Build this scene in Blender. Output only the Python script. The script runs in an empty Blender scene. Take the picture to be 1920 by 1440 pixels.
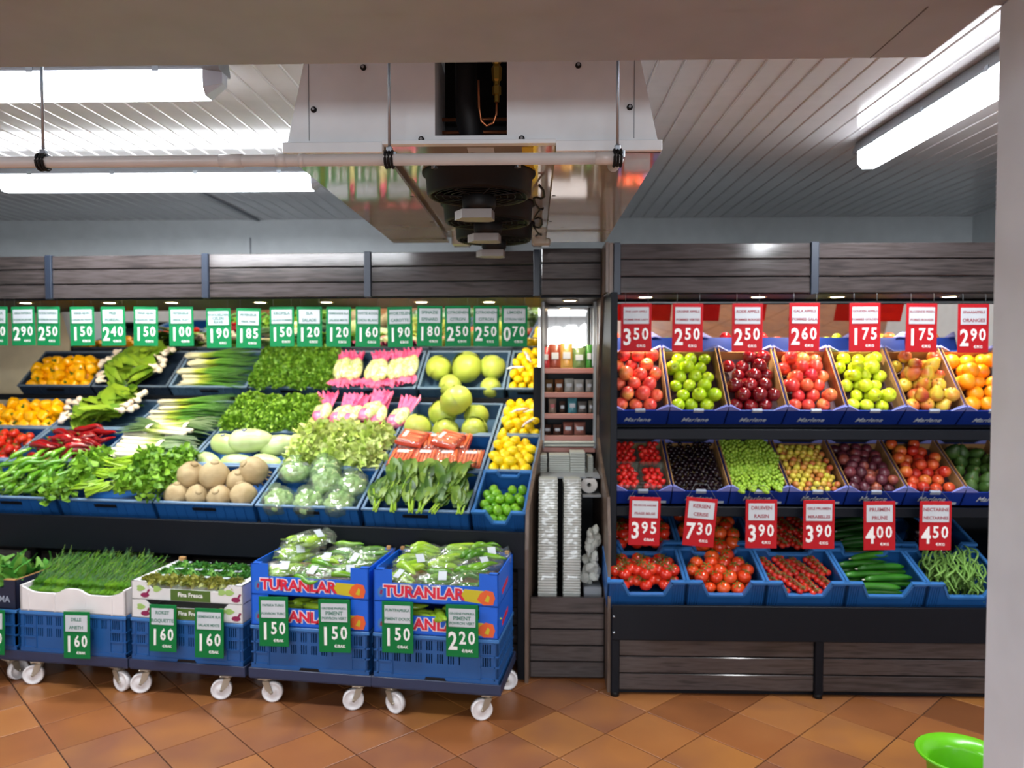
import bpy, math, random
from mathutils import Matrix, Vector, Euler
random.seed(7)
C = bpy.context.scene.collection
sc = bpy.context.scene
R = math.radians
PI = math.pi

# ------------------------------------------------------------------ camera, world, lights, exposure
CAMZ, F, YAW, PITCH = 1.70, 1443.0, 1.59, 2.1
cd = bpy.data.cameras.new('camera'); cam = bpy.data.objects.new('camera', cd); C.objects.link(cam)
cd.sensor_width = 36; cd.lens = 36 * F / 1920
cam.location = (0, 0, CAMZ); cam.rotation_euler = (R(90 - PITCH), 0, R(YAW))
cd.dof.use_dof = True; cd.dof.focus_distance = 2.35; cd.dof.aperture_fstop = 2.6
cd.clip_start = 0.05
sc.camera = cam
CR = Euler((R(90 - PITCH), 0, R(YAW))).to_matrix()
def at(px, py, d):
    v = CR @ Vector(((px - 960) / F, (720 - py) / F, -1)); v *= d / v.y
    return Vector((v.x, v.y, v.z + CAMZ))
sc.view_settings.view_transform = 'Standard'; sc.view_settings.look = 'None'
sc.view_settings.gamma = 1; sc.view_settings.use_curve_mapping = False
sc.view_settings.exposure = 0.6
w = bpy.data.worlds.new('world'); sc.world = w; w.use_nodes = True
w.node_tree.nodes['Background'].inputs[0].default_value = (.9, .93, 1, 1)
w.node_tree.nodes['Background'].inputs[1].default_value = 0.05
def area(name, loc, sx, sy, power, col=(1, 1, 1), rot=(0, 0, 0)):
    l = bpy.data.lights.new(name, 'AREA'); l.shape = 'RECTANGLE'; l.size = sx; l.size_y = sy
    l.energy = power; l.color = col
    o = bpy.data.objects.new(name, l); C.objects.link(o); o.location = loc; o.rotation_euler = rot
    return o
P_SHOP, P_TUBE, P_SPOT_L, P_SPOT_R, E_TUBE = 28, 30, 21, 20, 8.0
# ceiling lamps of the shop in front of the cold alcove
for i, (x, y) in enumerate([(-3.4, -.6), (0, -.6), (3.2, -.6), (-3, -3.6), (1, -3.6), (-2, -8), (2, -8)]):
    area('shop_ceiling_lamp', (x, y, 2.86), 1.6, .5, P_SHOP, (.93, .97, 1))

# added fill lamp at the far end, brightens the fronts with neutral light
area('added_front_fill', (0, -13.8, 1.5), 8, 2.0, 430, (.88, .94, 1), (R(90), 0, 0))

# ------------------------------------------------------------------ helpers
def lin(c):
    if isinstance(c, str):
        c = [int(c[i:i + 2], 16) / 255 for i in (0, 2, 4)]
        return tuple((x / 12.92 if x <= .04045 else ((x + .055) / 1.055) ** 2.4) for x in c) + (1,)
    return tuple(c) + (1,)
def newmat(name):
    m = bpy.data.materials.new(name); m.use_nodes = True
    return m, m.node_tree.nodes, m.node_tree.links, m.node_tree.nodes['Principled BSDF']
def plain(name, col, rough=.5, metal=0, spec=.5, coat=0, emis=0, bump=0, bscale=200, trans=0):
    m, n, l, b = newmat(name)
    b.inputs['Base Color'].default_value = lin(col); b.inputs['Roughness'].default_value = rough
    b.inputs['Metallic'].default_value = metal; b.inputs['Specular IOR Level'].default_value = spec
    b.inputs['Coat Weight'].default_value = coat; b.inputs['Coat Roughness'].default_value = .1
    if emis:
        b.inputs['Emission Color'].default_value = lin(col); b.inputs['Emission Strength'].default_value = emis
    tc = n.new('ShaderNodeTexCoord'); nz = n.new('ShaderNodeTexNoise'); nz.inputs['Scale'].default_value = 9
    l.new(tc.outputs['Object'], nz.inputs['Vector'])
    if not emis:
        mx = n.new('ShaderNodeMix'); mx.data_type = 'RGBA'; mx.inputs['A'].default_value = lin(col)
        c2 = lin(col); mx.inputs['B'].default_value = (c2[0] * .8, c2[1] * .8, c2[2] * .8, 1)
        l.new(nz.outputs['Fac'], mx.inputs['Factor']); l.new(mx.outputs['Result'], b.inputs['Base Color'])
    if bump:
        n2 = n.new('ShaderNodeTexNoise'); n2.inputs['Scale'].default_value = bscale
        l.new(tc.outputs['Object'], n2.inputs['Vector'])
        bp = n.new('ShaderNodeBump'); bp.inputs['Strength'].default_value = bump; bp.inputs['Distance'].default_value = .004
        l.new(n2.outputs['Fac'], bp.inputs['Height']); l.new(bp.outputs['Normal'], b.inputs['Normal'])
    return m
def vary(name, cols, rough=.4, nscale=12, stretch=(1, 1, 1), per='object', spec=.5, bump=0, bscale=60, coat=0, nmix=.5):
    """colour from a ramp driven by a random per object (or per leaf) and a noise"""
    m, n, l, b = newmat(name)
    b.inputs['Roughness'].default_value = rough; b.inputs['Specular IOR Level'].default_value = spec
    b.inputs['Coat Weight'].default_value = coat; b.inputs['Coat Roughness'].default_value = .12
    if per == 'object':
        src = n.new('ShaderNodeObjectInfo').outputs['Random']
    else:
        src = n.new('ShaderNodeNewGeometry').outputs['Random Per Island']
    tc = n.new('ShaderNodeTexCoord'); mp = n.new('ShaderNodeMapping'); mp.inputs['Scale'].default_value = stretch
    l.new(tc.outputs['Object'], mp.inputs['Vector'])
    ad = n.new('ShaderNodeVectorMath'); ad.operation = 'ADD'; l.new(mp.outputs[0], ad.inputs[0]); 
    cb = n.new('ShaderNodeCombineXYZ')
    m10 = n.new('ShaderNodeMath'); m10.operation = 'MULTIPLY'; m10.inputs[1].default_value = 37; l.new(src, m10.inputs[0])
    l.new(m10.outputs[0], cb.inputs[0]); l.new(m10.outputs[0], cb.inputs[1]); l.new(cb.outputs[0], ad.inputs[1])
    nz = n.new('ShaderNodeTexNoise'); nz.inputs['Scale'].default_value = nscale; l.new(ad.outputs[0], nz.inputs['Vector'])
    mr = n.new('ShaderNodeMapRange'); mr.inputs[1].default_value = .3; mr.inputs[2].default_value = .7
    l.new(nz.outputs['Fac'], mr.inputs[0])
    mx = n.new('ShaderNodeMix'); mx.inputs['Factor'].default_value = nmix
    l.new(src, mx.inputs['A']); l.new(mr.outputs[0], mx.inputs['B'])
    rp = n.new('ShaderNodeValToRGB'); e = rp.color_ramp.elements
    e[0].color = lin(cols[0]); e[-1].color = lin(cols[-1]); e[0].position = .1; e[-1].position = .9
    for i, c in enumerate(cols[1:-1]):
        k = e.new(.1 + .8 * (i + 1) / (len(cols) - 1)); k.color = lin(c)
    l.new(mx.outputs['Result'], rp.inputs[0]); l.new(rp.outputs[0], b.inputs['Base Color'])
    if bump:
        n2 = n.new('ShaderNodeTexNoise'); n2.inputs['Scale'].default_value = bscale; l.new(mp.outputs[0], n2.inputs['Vector'])
        bp = n.new('ShaderNodeBump'); bp.inputs['Strength'].default_value = bump; bp.inputs['Distance'].default_value = .003
        l.new(n2.outputs['Fac'], bp.inputs['Height']); l.new(bp.outputs['Normal'], b.inputs['Normal'])
    return m
def ramp_x(name, stops, rough=.45, axis=0, bump=0, nw=.02):
    """colour along one object axis (stops in metres), like a leek from root to leaf"""
    m, n, l, b = newmat(name); b.inputs['Roughness'].default_value = rough
    tc = n.new('ShaderNodeTexCoord'); sp = n.new('ShaderNodeSeparateXYZ'); l.new(tc.outputs['Object'], sp.inputs[0])
    nz = n.new('ShaderNodeTexNoise'); nz.inputs['Scale'].default_value = 60; l.new(tc.outputs['Object'], nz.inputs['Vector'])
    ma = n.new('ShaderNodeMath'); ma.operation = 'MULTIPLY_ADD'; l.new(nz.outputs['Fac'], ma.inputs[0]); ma.inputs[1].default_value = nw
    l.new(sp.outputs[axis], ma.inputs[2])
    mr = n.new('ShaderNodeMapRange'); mr.inputs[1].default_value = stops[0][0]; mr.inputs[2].default_value = stops[-1][0]
    l.new(ma.outputs[0], mr.inputs[0])
    rp = n.new('ShaderNodeValToRGB'); e = rp.color_ramp.elements; a, z = stops[0][0], stops[-1][0]
    e[0].color = lin(stops[0][1]); e[-1].color = lin(stops[-1][1])
    for p, c in stops[1:-1]:
        k = e.new((p - a) / (z - a)); k.color = lin(c)
    l.new(mr.outputs[0], rp.inputs[0]); l.new(rp.outputs[0], b.inputs['Base Color'])
    return m
def film_mat(name, fac=.3, tint='FFFFFF', bscale=30):
    m, n, l, b = newmat(name); n.remove(b)
    out = n['Material Output']; tr = n.new('ShaderNodeBsdfTransparent'); gl = n.new('ShaderNodeBsdfGlossy')
    df = n.new('ShaderNodeBsdfDiffuse'); df.inputs[0].default_value = lin(tint)
    tr.inputs[0].default_value = lin(tint)
    gl.inputs['Roughness'].default_value = .08; gl.inputs[0].default_value = (1, 1, 1, 1)
    m1 = n.new('ShaderNodeMixShader'); m1.inputs[0].default_value = .72; l.new(df.outputs[0], m1.inputs[1]); l.new(gl.outputs[0], m1.inputs[2])
    mx = n.new('ShaderNodeMixShader'); mx.inputs[0].default_value = fac
    l.new(tr.outputs[0], mx.inputs[1]); l.new(m1.outputs[0], mx.inputs[2]); l.new(mx.outputs[0], out.inputs[0])
    tc = n.new('ShaderNodeTexCoord'); nz = n.new('ShaderNodeTexNoise'); nz.inputs['Scale'].default_value = bscale
    l.new(tc.outputs['Object'], nz.inputs['Vector']); bp = n.new('ShaderNodeBump'); bp.inputs['Strength'].default_value = .9
    bp.inputs['Distance'].default_value = .012
    l.new(nz.outputs['Fac'], bp.inputs['Height']); l.new(bp.outputs[0], gl.inputs['Normal']); l.new(bp.outputs[0], df.inputs['Normal'])
    return m

class MB:
    def __init__(s): s.v = []; s.f = []; s.m = []; s.s = []
    def add(s, vs, fs, mi=0, smooth=False, M=None):
        o = len(s.v)
        s.v += [tuple(M @ Vector(p)) if M else tuple(p) for p in vs]
        for f in fs: s.f.append([i + o for i in f]); s.m.append(mi); s.s.append(smooth)
    def box(s, x0, x1, y0, y1, z0, z1, mi=0, M=None):
        vs = [(x, y, z) for x in (x0, x1) for y in (y0, y1) for z in (z0, z1)]
        s.add(vs, [(0, 1, 3, 2), (4, 6, 7, 5), (0, 4, 5, 1), (2, 3, 7, 6), (0, 2, 6, 4), (1, 5, 7, 3)], mi, False, M)
    def bbox(s, x0, x1, y0, y1, z0, z1, b=.003, mi=0, M=None):
        """box with chamfered edges"""
        P = []; 
        for z, k in ((z0, 1), (z0 + b, 0), (z1 - b, 0), (z1, 1)):
            e = b * k
            P += [(x0 + e + (b if not k else 0), y0 + e, z), (x1 - e - (b if not k else 0), y0 + e, z), (x1 - e, y0 + e + (b if not k else 0), z), (x1 - e, y1 - e - (b if not k else 0), z),
                  (x1 - e - (b if not k else 0), y1 - e, z), (x0 + e + (b if not k else 0), y1 - e, z), (x0 + e, y1 - e - (b if not k else 0), z), (x0 + e, y0 + e + (b if not k else 0), z)]
        fs = [tuple(range(7, -1, -1)), tuple(range(24, 32))]
        for r in range(3):
            for i in range(8):
                j = (i + 1) % 8; fs.append((r * 8 + i, r * 8 + j, r * 8 + 8 + j, r * 8 + 8 + i))
        s.add(P, fs, mi, False, M)
    def prism(s, pts, t0, t1, plane='xz', mi=0, M=None):
        """polygon pts (ccw) extruded from t0 to t1 along the third axis"""
        n = len(pts)
        if plane == 'xz': mk = lambda p, t: (p[0], t, p[1])
        elif plane == 'xy': mk = lambda p, t: (p[0], p[1], t)
        else: mk = lambda p, t: (t, p[0], p[1])
        vs = [mk(p, t0) for p in pts] + [mk(p, t1) for p in pts]
        fs = [tuple(range(n)), tuple(range(2 * n - 1, n - 1, -1))] + [(i, i + n, (i + 1) % n + n, (i + 1) % n) for i in range(n)]
        s.add(vs, fs, mi, False, M)
    def tube(s, pts, rs, n=8, mi=0, smooth=True, cap=True, M=None, flat=1.0):
        pts = [Vector(p) for p in pts]
        if not isinstance(rs, (list, tuple)): rs = [rs] * len(pts)
        vs = []; up = Vector((0, 0, 1))
        for i, p in enumerate(pts):
            t = (pts[min(i + 1, len(pts) - 1)] - pts[max(i - 1, 0)]).normalized()
            a = t.cross(up if abs(t.z) < .95 else Vector((0, 1, 0))).normalized(); b = a.cross(t).normalized()
            for k in range(n):
                an = 2 * PI * k / n; vs.append(p + a * math.cos(an) * rs[i] + b * math.sin(an) * rs[i] * flat)
        fs = []
        for i in range(len(pts) - 1):
            for k in range(n):
                j = (k + 1) % n; fs.append((i * n + k, i * n + j, i * n + n + j, i * n + n + k))
        if cap: fs += [tuple(range(n - 1, -1, -1)), tuple(range(len(vs) - n, len(vs)))]
        s.add(vs, fs, mi, smooth, M)
    def lathe(s, prof, n=16, mi=0, smooth=True, M=None, mod=None):
        """profile (r, z) turned about z; mod(angle, t) scales the radius"""
        vs = []; L = len(prof)
        for i, (r, z) in enumerate(prof):
            for k in range(n):
                a = 2 * PI * k / n; q = mod(a, i / (L - 1)) if mod else 1
                vs.append((r * q * math.cos(a), r * q * math.sin(a), z))
        fs = []
        for i in range(L - 1):
            for k in range(n):
                j = (k + 1) % n; fs.append((i * n + k, i * n + n + k, i * n + n + j, i * n + j))
        if prof[0][0] > 1e-6: fs.append(tuple(range(n)))
        if prof[-1][0] > 1e-6: fs.append(tuple(range(L * n - 1, L * n - n - 1, -1)))
        s.add(vs, fs, mi, smooth, M)
    def ball(s, c, r, n=12, m=8, mi=0, sc_=(1, 1, 1), M=None):
        prof = [(math.sin(PI * i / m) * r, -math.cos(PI * i / m) * r) for i in range(m + 1)]
        T = Matrix.Translation(c) @ Matrix.Diagonal((*sc_, 1))
        s.lathe(prof, n, mi, True, (M @ T) if M else T)
    def grid_wall(s, xs, zs, holes, y0, y1, mi=0, M=None):
        for i in range(len(xs) - 1):
            k = 0
            while k < len(zs) - 1:
                if (i, k) in holes: k += 1; continue
                k2 = k
                while k2 + 1 < len(zs) - 1 and (i, k2 + 1) not in holes: k2 += 1
                s.box(xs[i], xs[i + 1], y0, y1, zs[k], zs[k2 + 1], mi, M); k = k2 + 1
    def mesh(s, name, mats):
        me = bpy.data.meshes.new(name); me.from_pydata(s.v, [], s.f)
        for m in (mats if isinstance(mats, (list, tuple)) else [mats]): me.materials.append(m)
        me.polygons.foreach_set('material_index', s.m); me.polygons.foreach_set('use_smooth', s.s); me.update()
        return me
    def obj(s, name, mats, parent=None, M=None):
        return put(name, s.mesh(name, mats), parent, M)
def put(name, me, parent=None, M=None):
    o = bpy.data.objects.new(name, me); C.objects.link(o)
    if parent: o.parent = parent
    if M is not None: o.matrix_local = M
    return o
def tag(o, label=None, cat=None, group=None, kind=None):
    if label: o['label'] = label
    if cat: o['category'] = cat
    if group: o['group'] = group
    if kind: o['kind'] = kind
    return o
def thing(name, label, cat, M=None, group=None, me=None):
    o = bpy.data.objects.new(name, me); C.objects.link(o)
    if me is None: o.empty_display_size = .05
    if M is not None: o.matrix_world = M
    return tag(o, label, cat, group)
def T(x, y, z): return Matrix.Translation((x, y, z))
def RX(a): return Matrix.Rotation(R(a), 4, 'X')
def RY(a): return Matrix.Rotation(R(a), 4, 'Y')
def RZ(a): return Matrix.Rotation(R(a), 4, 'Z')
ORD = ['front', 'second', 'third', 'fourth', 'fifth', 'sixth', 'seventh', 'eighth', 'ninth', 'tenth', 'eleventh', 'twelfth', 'thirteenth', 'fourteenth', 'fifteenth', 'sixteenth', 'seventeenth', 'eighteenth']
def from_left(j): return 'leftmost' if j == 0 else ORD[j] + ' from left'
_tc = {}
def text_mesh(s, size, mat, bold=.0, shear=0, sx=1.0, key='', depth=.0006):
    k = (s, size, mat.name, bold, shear, sx)
    if k in _tc: return _tc[k]
    cu = bpy.data.curves.new('t', 'FONT'); cu.body = s; cu.size = size; cu.align_x = 'CENTER'; cu.align_y = 'CENTER'
    cu.resolution_u = 2; cu.offset = bold * size; cu.shear = shear; cu.extrude = depth; cu.space_character = 1.0
    o = bpy.data.objects.new('t', cu); C.objects.link(o)
    bpy.context.view_layer.update()
    me = bpy.data.meshes.new_from_object(o.evaluated_get(bpy.context.evaluated_depsgraph_get()))
    bpy.data.objects.remove(o); bpy.data.curves.remove(cu)
    me.transform(Matrix.Rotation(R(90), 4, 'X') @ Matrix.Diagonal((sx, 1, 1, 1)))
    me.materials.clear(); me.materials.append(mat); _tc[k] = me
    return me

# ------------------------------------------------------------------ materials
M_ = {}
M_['dark'] = plain('dark metal', '080D16', .5, 0, .2)
M_['post'] = plain('slate post', '222B3A', .4, 0, .5)
M_['wood'] = vary('grey brown plank', ['2E2A2A', '3C3635', '464040', '343030'], .13, 5, (1, 12, 12), 'object', .5, .04, 14, nmix=.6)
M_['woodedge'] = vary('walnut edge', ['5A4A40', '6B594D', '4E4038'], .35, 5, (8, 8, 1), 'object', .5, nmix=.6)
M_['pvc'] = plain('white pvc strip', 'E2E2E4', .12, 0, .6, .5)
M_['wallw'] = plain('painted wall', 'DCE2E4', .5)
M_['shopwall'] = plain('shop wall', 'E2E4E6', .6)
M_['cream'] = plain('cream panel', 'E8D8B4', .4)
M_['lintel'] = plain('lintel sheet', 'A2ABB8', .45)
M_['jamb'] = plain('jamb sheet', 'D2D6DE', .4)
M_['tile'] = vary('terracotta tile', ['7A4A2A', '925A32', 'A0683A', '84543A', 'A46C38'], .3, 3, (1, 1, 1), 'object', .45, .05, 20, nmix=.2)
M_['grout'] = plain('grout', '3E3028', .8)
M_['white'] = plain('white paint metal', 'EEF3F6', .35, 0, .5)
M_['gloss'] = plain('polished white sheet', 'B9B2A8', .07, .25, .9)
M_['pipe'] = plain('pvc pipe', 'D2CCC8', .35)
M_['zinc'] = plain('zinc rod', 'A8B0B8', .3, .9)
M_['rubber'] = plain('black rubber', '0C0C0E', .55, 0, .3)
M_['fan'] = plain('black fan plastic', '08080A', .5, 0, .25)
M_['motor'] = plain('grey motor cap', '8E8A88', .45)
M_['brass'] = plain('brass', 'A88A3A', .3, .8)
M_['copper'] = plain('copper', 'C07850', .3, .9)
M_['yel'] = plain('yellow sticker', 'E8C820', .5)
M_['tube'] = plain('lit diffuser', 'F4F8FF', .3, emis=E_TUBE)
M_['clear'] = plain('clear end cap', 'C8D0E0', .15, 0, .8)
M_['housing'] = plain('fixture housing', '8C9298', .4)
M_['lamp'] = plain('spot glow', 'FFE9C0', .3, emis=30)
M_['lampring'] = plain('spot ring', 'C8B890', .3, .8)
m, n, l, b = newmat('mirror'); b.inputs['Metallic'].default_value = 1; b.inputs['Roughness'].default_value = .02; b.inputs['Base Color'].default_value = (.82, .8, .76, 1)
M_['mirror'] = m
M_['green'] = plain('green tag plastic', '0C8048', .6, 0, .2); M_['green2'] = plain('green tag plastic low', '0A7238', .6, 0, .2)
M_['red'] = plain('red tag plastic', 'B41822', .6, 0, .2)
M_['card'] = plain('name card', 'C6CCD2', .6, 0, .2)
M_['ink_g'] = plain('green ink', '4E7E6E', .6); M_['ink_r'] = plain('red ink', '9A4A54', .6)
M_['digit'] = plain('white digits', 'F0F0EE', .5)
M_['wire'] = plain('hook wire', '6A6E70', .4, .6)
M_['crate'] = plain('grey blue crate', '41617F', .42); M_['rim'] = plain('crate rim', '6E8AA8', .4)
M_['crateb'] = plain('blue crate', '1C5594', .4); M_['rimb'] = plain('blue crate rim', '3A76B8', .4)
M_['crated'] = plain('dark crate', '253449', .42); M_['rimd'] = plain('dark crate rim', '5A6C82', .4)
M_['cblue'] = plain('blue printed carton', '1A3690', .4, spec=.4); M_['lilac'] = plain('carton gusset', '8890D8', .5)
M_['kraft'] = plain('kraft board', 'B08450', .75); M_['tab'] = plain('grey tab', '98A0B0', .5)
M_['tray'] = plain('fruit tray insert', '4A3038', .8)
M_['tblue'] = plain('bright blue carton', '0E62D8', .4); M_['tred'] = plain('carton red print', 'D81E3C', .5)
M_['tyel'] = plain('carton yellow print', 'C8B820', .5); M_['tor'] = plain('carton orange print', 'E0602A', .5)
M_['wcart'] = plain('white carton', 'DCDCDC', .5); M_['wfoam'] = plain('white crate board', 'E4E0E0', .6)
M_['olive'] = plain('olive print', '4C6A28', .5); M_['lgreen'] = plain('light green print', '9CBF6A', .5); M_['beet'] = plain('beetroot print', '8A2050', .5)
M_['navy'] = plain('navy carton', '1A2038', .5)
M_['nylon'] = plain('white nylon wheel', 'E6E4E6', .3); M_['steel'] = plain('caster steel', 'B0A898', .35, .6)
M_['limeplastic'] = plain('lime plastic', '6CCB1E', .25, spec=.6)
M_['redstrip'] = plain('red strip', 'E8402A', .4)
M_['shelfred'] = plain('pink brown shelf lip', 'A86A5C', .4)
M_['film'] = film_mat('clear film', .13, 'FAFDF6', 28); M_['wrap'] = film_mat('wrap film', .05, 'FFFFFF', 12); M_['filmw'] = film_mat('milky film', .22, 'E4F0DC', 22)
M_['stack'] = plain('stacked foam trays', 'B8BCB4', .5, spec=.3, bump=.1, bscale=90)
M_['paper'] = plain('paper', 'E6E4E0', .7)
# produce
M_['pepy'] = vary('yellow pepper', ['FFAE00', 'FFBE08', 'FFB400', 'FFCC28'], .22, 6, spec=.5)
M_['stem'] = plain('green stem', '5A7A20', .6)
M_['apk'] = vary('pink apple', ['D8383C', 'E24A44', 'E8684A', 'EDA052'], .28, 9, (1, 1, .5), nmix=.7)
M_['agr'] = vary('green apple', ['93B512', 'A6C41A', 'B4CC2A'], .25, 6)
M_['adk'] = vary('dark red apple', ['5C0A12', '7A1018', '8E1A20'], .12, 8, spec=.7)
M_['aga'] = vary('gala apple', ['C8283A', 'D84038', 'E0603E', 'E8904A'], .25, 9, nmix=.65)
M_['ago'] = vary('golden apple', ['BED41A', 'CCDC2C', 'D4E23A'], .28, 6)
M_['pear'] = vary('blushed pear', ['E6B832', 'D8C040', 'D07034', 'B23C2C'], .35, 9, nmix=.8)
M_['ora'] = vary('orange skin', ['F88C0C', 'FF9A10', 'FFA81C'], .35, 8, bump=.2, bscale=300)
M_['lem'] = vary('lemon skin', ['F2CC08', 'FAD810', 'FFE01C'], .35, 8, bump=.15, bscale=250)
M_['lim'] = vary('lime skin', ['3C7A10', '5A9A18', '7CB424', '2E6A10'], .3, 8, bump=.15, bscale=250)
M_['tom'] = vary('tomato skin', ['C0200E', 'D4301A', 'E04420'], .15, 6, spec=.6)
M_['tomr'] = vary('orange red tomato', ['C42E10', 'D84418', 'E05A24'], .15, 6, spec=.6)
M_['tomc'] = vary('cherry tomato', ['A81810', 'C42418', 'D03018'], .15, 6, spec=.6)
M_['vine'] = plain('tomato vine', '7A6A34', .6)
M_['straw'] = vary('strawberry', ['C01818', 'D82420', 'E83A2C'], .25, 14, bump=.5, bscale=200)
M_['cher'] = vary('black cherry', ['0E060C', '160810', '200A14'], .2, 8, spec=.4)
M_['grape'] = vary('green grape', ['8CB030', 'A0C040', '78A028'], .2, 8, per='island')
M_['mira'] = vary('small yellow plum', ['C8C040', 'D8C848', 'C89040', 'B84830'], .3, 12, nmix=.45)
M_['plum'] = vary('plum', ['401820', '582430', '703038', 'A85838'], .35, 8, nmix=.4)
M_['nect'] = vary('nectarine', ['9C1C18', 'B82C1C', 'D0582C', 'D88A34'], .25, 10, nmix=.6)
M_['avo'] = vary('avocado skin', ['1E3A14', '3A5A20', '4E6A28'], .5, 12)
M_['cuc'] = vary('cucumber', ['1E5A12', '2C7018', '3E8420'], .3, 10, bump=.3, bscale=80)
M_['cucd'] = vary('dark cucumber', ['153E14', '1E4E1A', '2A5C22'], .35, 10)
M_['bean'] = vary('green bean', ['6A9440', '80AC54', '5A8436'], .45, 10)
M_['aub'] = plain('aubergine', '0C0610', .08, spec=.8)
M_['cab'] = vary('white cabbage', ['9CAE40', 'A8BC4C', 'B6C860'], .35, 3, nmix=.6, bump=.3, bscale=12)
M_['cel'] = vary('celeriac', ['A48E64', 'B6A078', '947C54'], .75, 10, bump=.9, bscale=45, nmix=.7)
M_['squash'] = vary('pale squash', ['A4BA74', 'B8CA8C', 'C8D6A2'], .25, 4, (1, 1, 3), nmix=.6)
M_['redp'] = vary('red pointed pepper', ['6A080C', '8A1016', 'A81A1C'], .14, 6, spec=.7)
M_['grp'] = vary('green pointed pepper', ['3A7018', '5A921E', '7AA828'], .2, 6, spec=.6)
M_['lpep'] = vary('pale green pepper', ['88B028', '9CC034', '70A024'], .2, 6, spec=.6)
M_['car'] = vary('carrot', ['E8602A', 'F0703A', 'E45A2C'], .4, 10)
M_['carlabel'] = plain('orange foam tray', 'E04A2A', .4)
M_['pars'] = vary('parsley', ['4A7A14', '6A9A20', '86B430', '3A6A12'], .5, 10, per='island', nmix=.2)
M_['parsd'] = vary('dark parsley', ['3E6E14', '588A1C', '729E2A'], .5, 10, per='island', nmix=.2)
M_['leaf'] = vary('broad leaf', ['4E7A1A', '6E9422', '88A82C', '3E6A16'], .45, 8, per='island', nmix=.35)
M_['chard'] = vary('chard leaf', ['24420F', '3C601A', '5E7C28', '7E963A'], .45, 8, per='island', nmix=.35)
M_['fris'] = vary('pale lettuce', ['B0CC5A', 'CCDE78', 'E2EAA0', '98BC44'], .45, 8, per='island', nmix=.3)
M_['dill'] = vary('dill', ['16421A', '205020', '2E6020', '6E8A2C'], .6, 10, per='island', nmix=.15)
M_['herb'] = vary('herb tray leaves', ['2E6A20', '468A30', '6E9A3A'], .5, 10, per='island', nmix=.2)
M_['herbb'] = vary('brownish herb', ['5E6A20', '8A8A30', 'A0A048', '4E5A1A'], .5, 10, per='island', nmix=.2)
M_['bulb'] = vary('white bulb', ['E8DCC8', 'F0E8D8', 'DCC8B8'], .35, 10)
M_['sonion'] = ramp_x('spring onion', [(0, 'E8E4CC'), (.10, 'E4E6B8'), (.15, 'B6C840'), (.24, '4E8A20'), (.5, '2E6420')])
M_['leek'] = ramp_x('leek', [(0, 'F0ECD8'), (.16, 'E8E8C0'), (.24, 'A4B860'), (.32, '4A6A38'), (.55, '2A4A34')])
M_['romaine'] = vary('bagged lettuce hearts', ['D8E0A0', 'E6ECC0', 'B4C870', 'F0F0DC'], .18, 22, spec=.7, nmix=.75, bump=.6, bscale=40)
M_['pinkb'] = vary('pink printed bag', ['E0508C', 'F078A8', 'C83C74'], .2, 16, spec=.7, nmix=.7, bump=.6, bscale=40)
M_['broc'] = vary('bagged broccoli', ['98B47A', 'B0C890', 'CCDCAC', 'B8C890'], .4, 18, nmix=.7, bump=.9, bscale=60)

# ------------------------------------------------------------------ setting
def struct(o): o['kind'] = 'structure'; return o
CEIL = 2.78
floor = MB(); floor.box(-6, 6, -14, 10, -.05, -.006); floor = struct(floor.obj('floor', M_['grout']))
# terracotta tiles set diagonally: the near field one by one, the rest joined
TS, GAP = .305, .005
tm = MB(); tm.bbox(-TS / 2 + GAP / 2, TS / 2 - GAP / 2, -TS / 2 + GAP / 2, TS / 2 - GAP / 2, -.008, 0, .0015)
tile_me = tm.mesh('tile', M_['tile']); far = MB(); cnt = 0
A45 = RZ(45); ox, oy = -.967, 3.417
for i in range(-45, 46):
    for j in range(-45, 46):
        x = ox + (i - j) * TS * .7071; y = oy + (i + j + 1) * TS * .7071
        if not (-6 < x < 6 and -8 < y < 6): continue
        M = T(x, y, 0) @ A45
        if -3.1 < x < 2.5 and 2.75 < y < 4.35 and cnt < 290:
            put('tile', tile_me, floor, T(x, y, random.uniform(0, .0008)) @ A45); cnt += 1
        else: far.box(-TS / 2 + .003, TS / 2 - .003, -TS / 2 + .003, TS / 2 - .003, -.008, 0, 0, M)
M_['tilefar'] = vary('terracotta tile field', ['8A5230', '9C5F36', 'A86A3C', '8E5A3A', 'B0743F'], .33, 4, per='island', nmix=.45)
tag(far.obj('tile_field', M_['tilefar'], floor), kind='stuff')

def wallbox(name, *a, mat='wallw'):
    mb = MB(); mb.box(*a); return struct(mb.obj(name, M_[mat]))
ceil = wallbox('ceiling', -4.6, 3.4, 1.86, 6.2, CEIL + .006, CEIL + .06, mat='white')
pm = MB(); W = .1
pts = [(.001, .006), (.003, -.0025), (.007, -.003), (.011, 0), (.096, 0), (.099, .006)]
pm.prism([(p[0], p[1]) for p in pts], 0, 4.3, 'xz')
strip_me = pm.mesh('strip', M_['pvc'])
x = -4.55
while x < 3.35:
    put('ceiling_strip', strip_me, ceil, T(x, 1.88, CEIL)); x += W
wallbox('wall_back', -4.6, 3.4, 6.1, 6.2, 0, CEIL)
wallbox('wall_left', -4.7, -4.6, 1.86, 6.2, 0, CEIL)
wallbox('wall_right', 3.4, 3.5, 1.6, 6.2, 0, CEIL)
# raised band along the back wall, conduit
wall_band = MB(); wall_band.box(-4.6, -.25, 5.95, 6.1, 2.2, 2.615); struct(wall_band.obj('trim_1', M_['wallw']))
cv = MB(); cv.box(-2.2, -2.175, 4.7, 6.1, CEIL - .012, CEIL); cv.box(-2.2, -2.19, 5.94, 5.95, 2.2, 2.615); struct(cv.obj('trim_2', M_['housing']))
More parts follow.
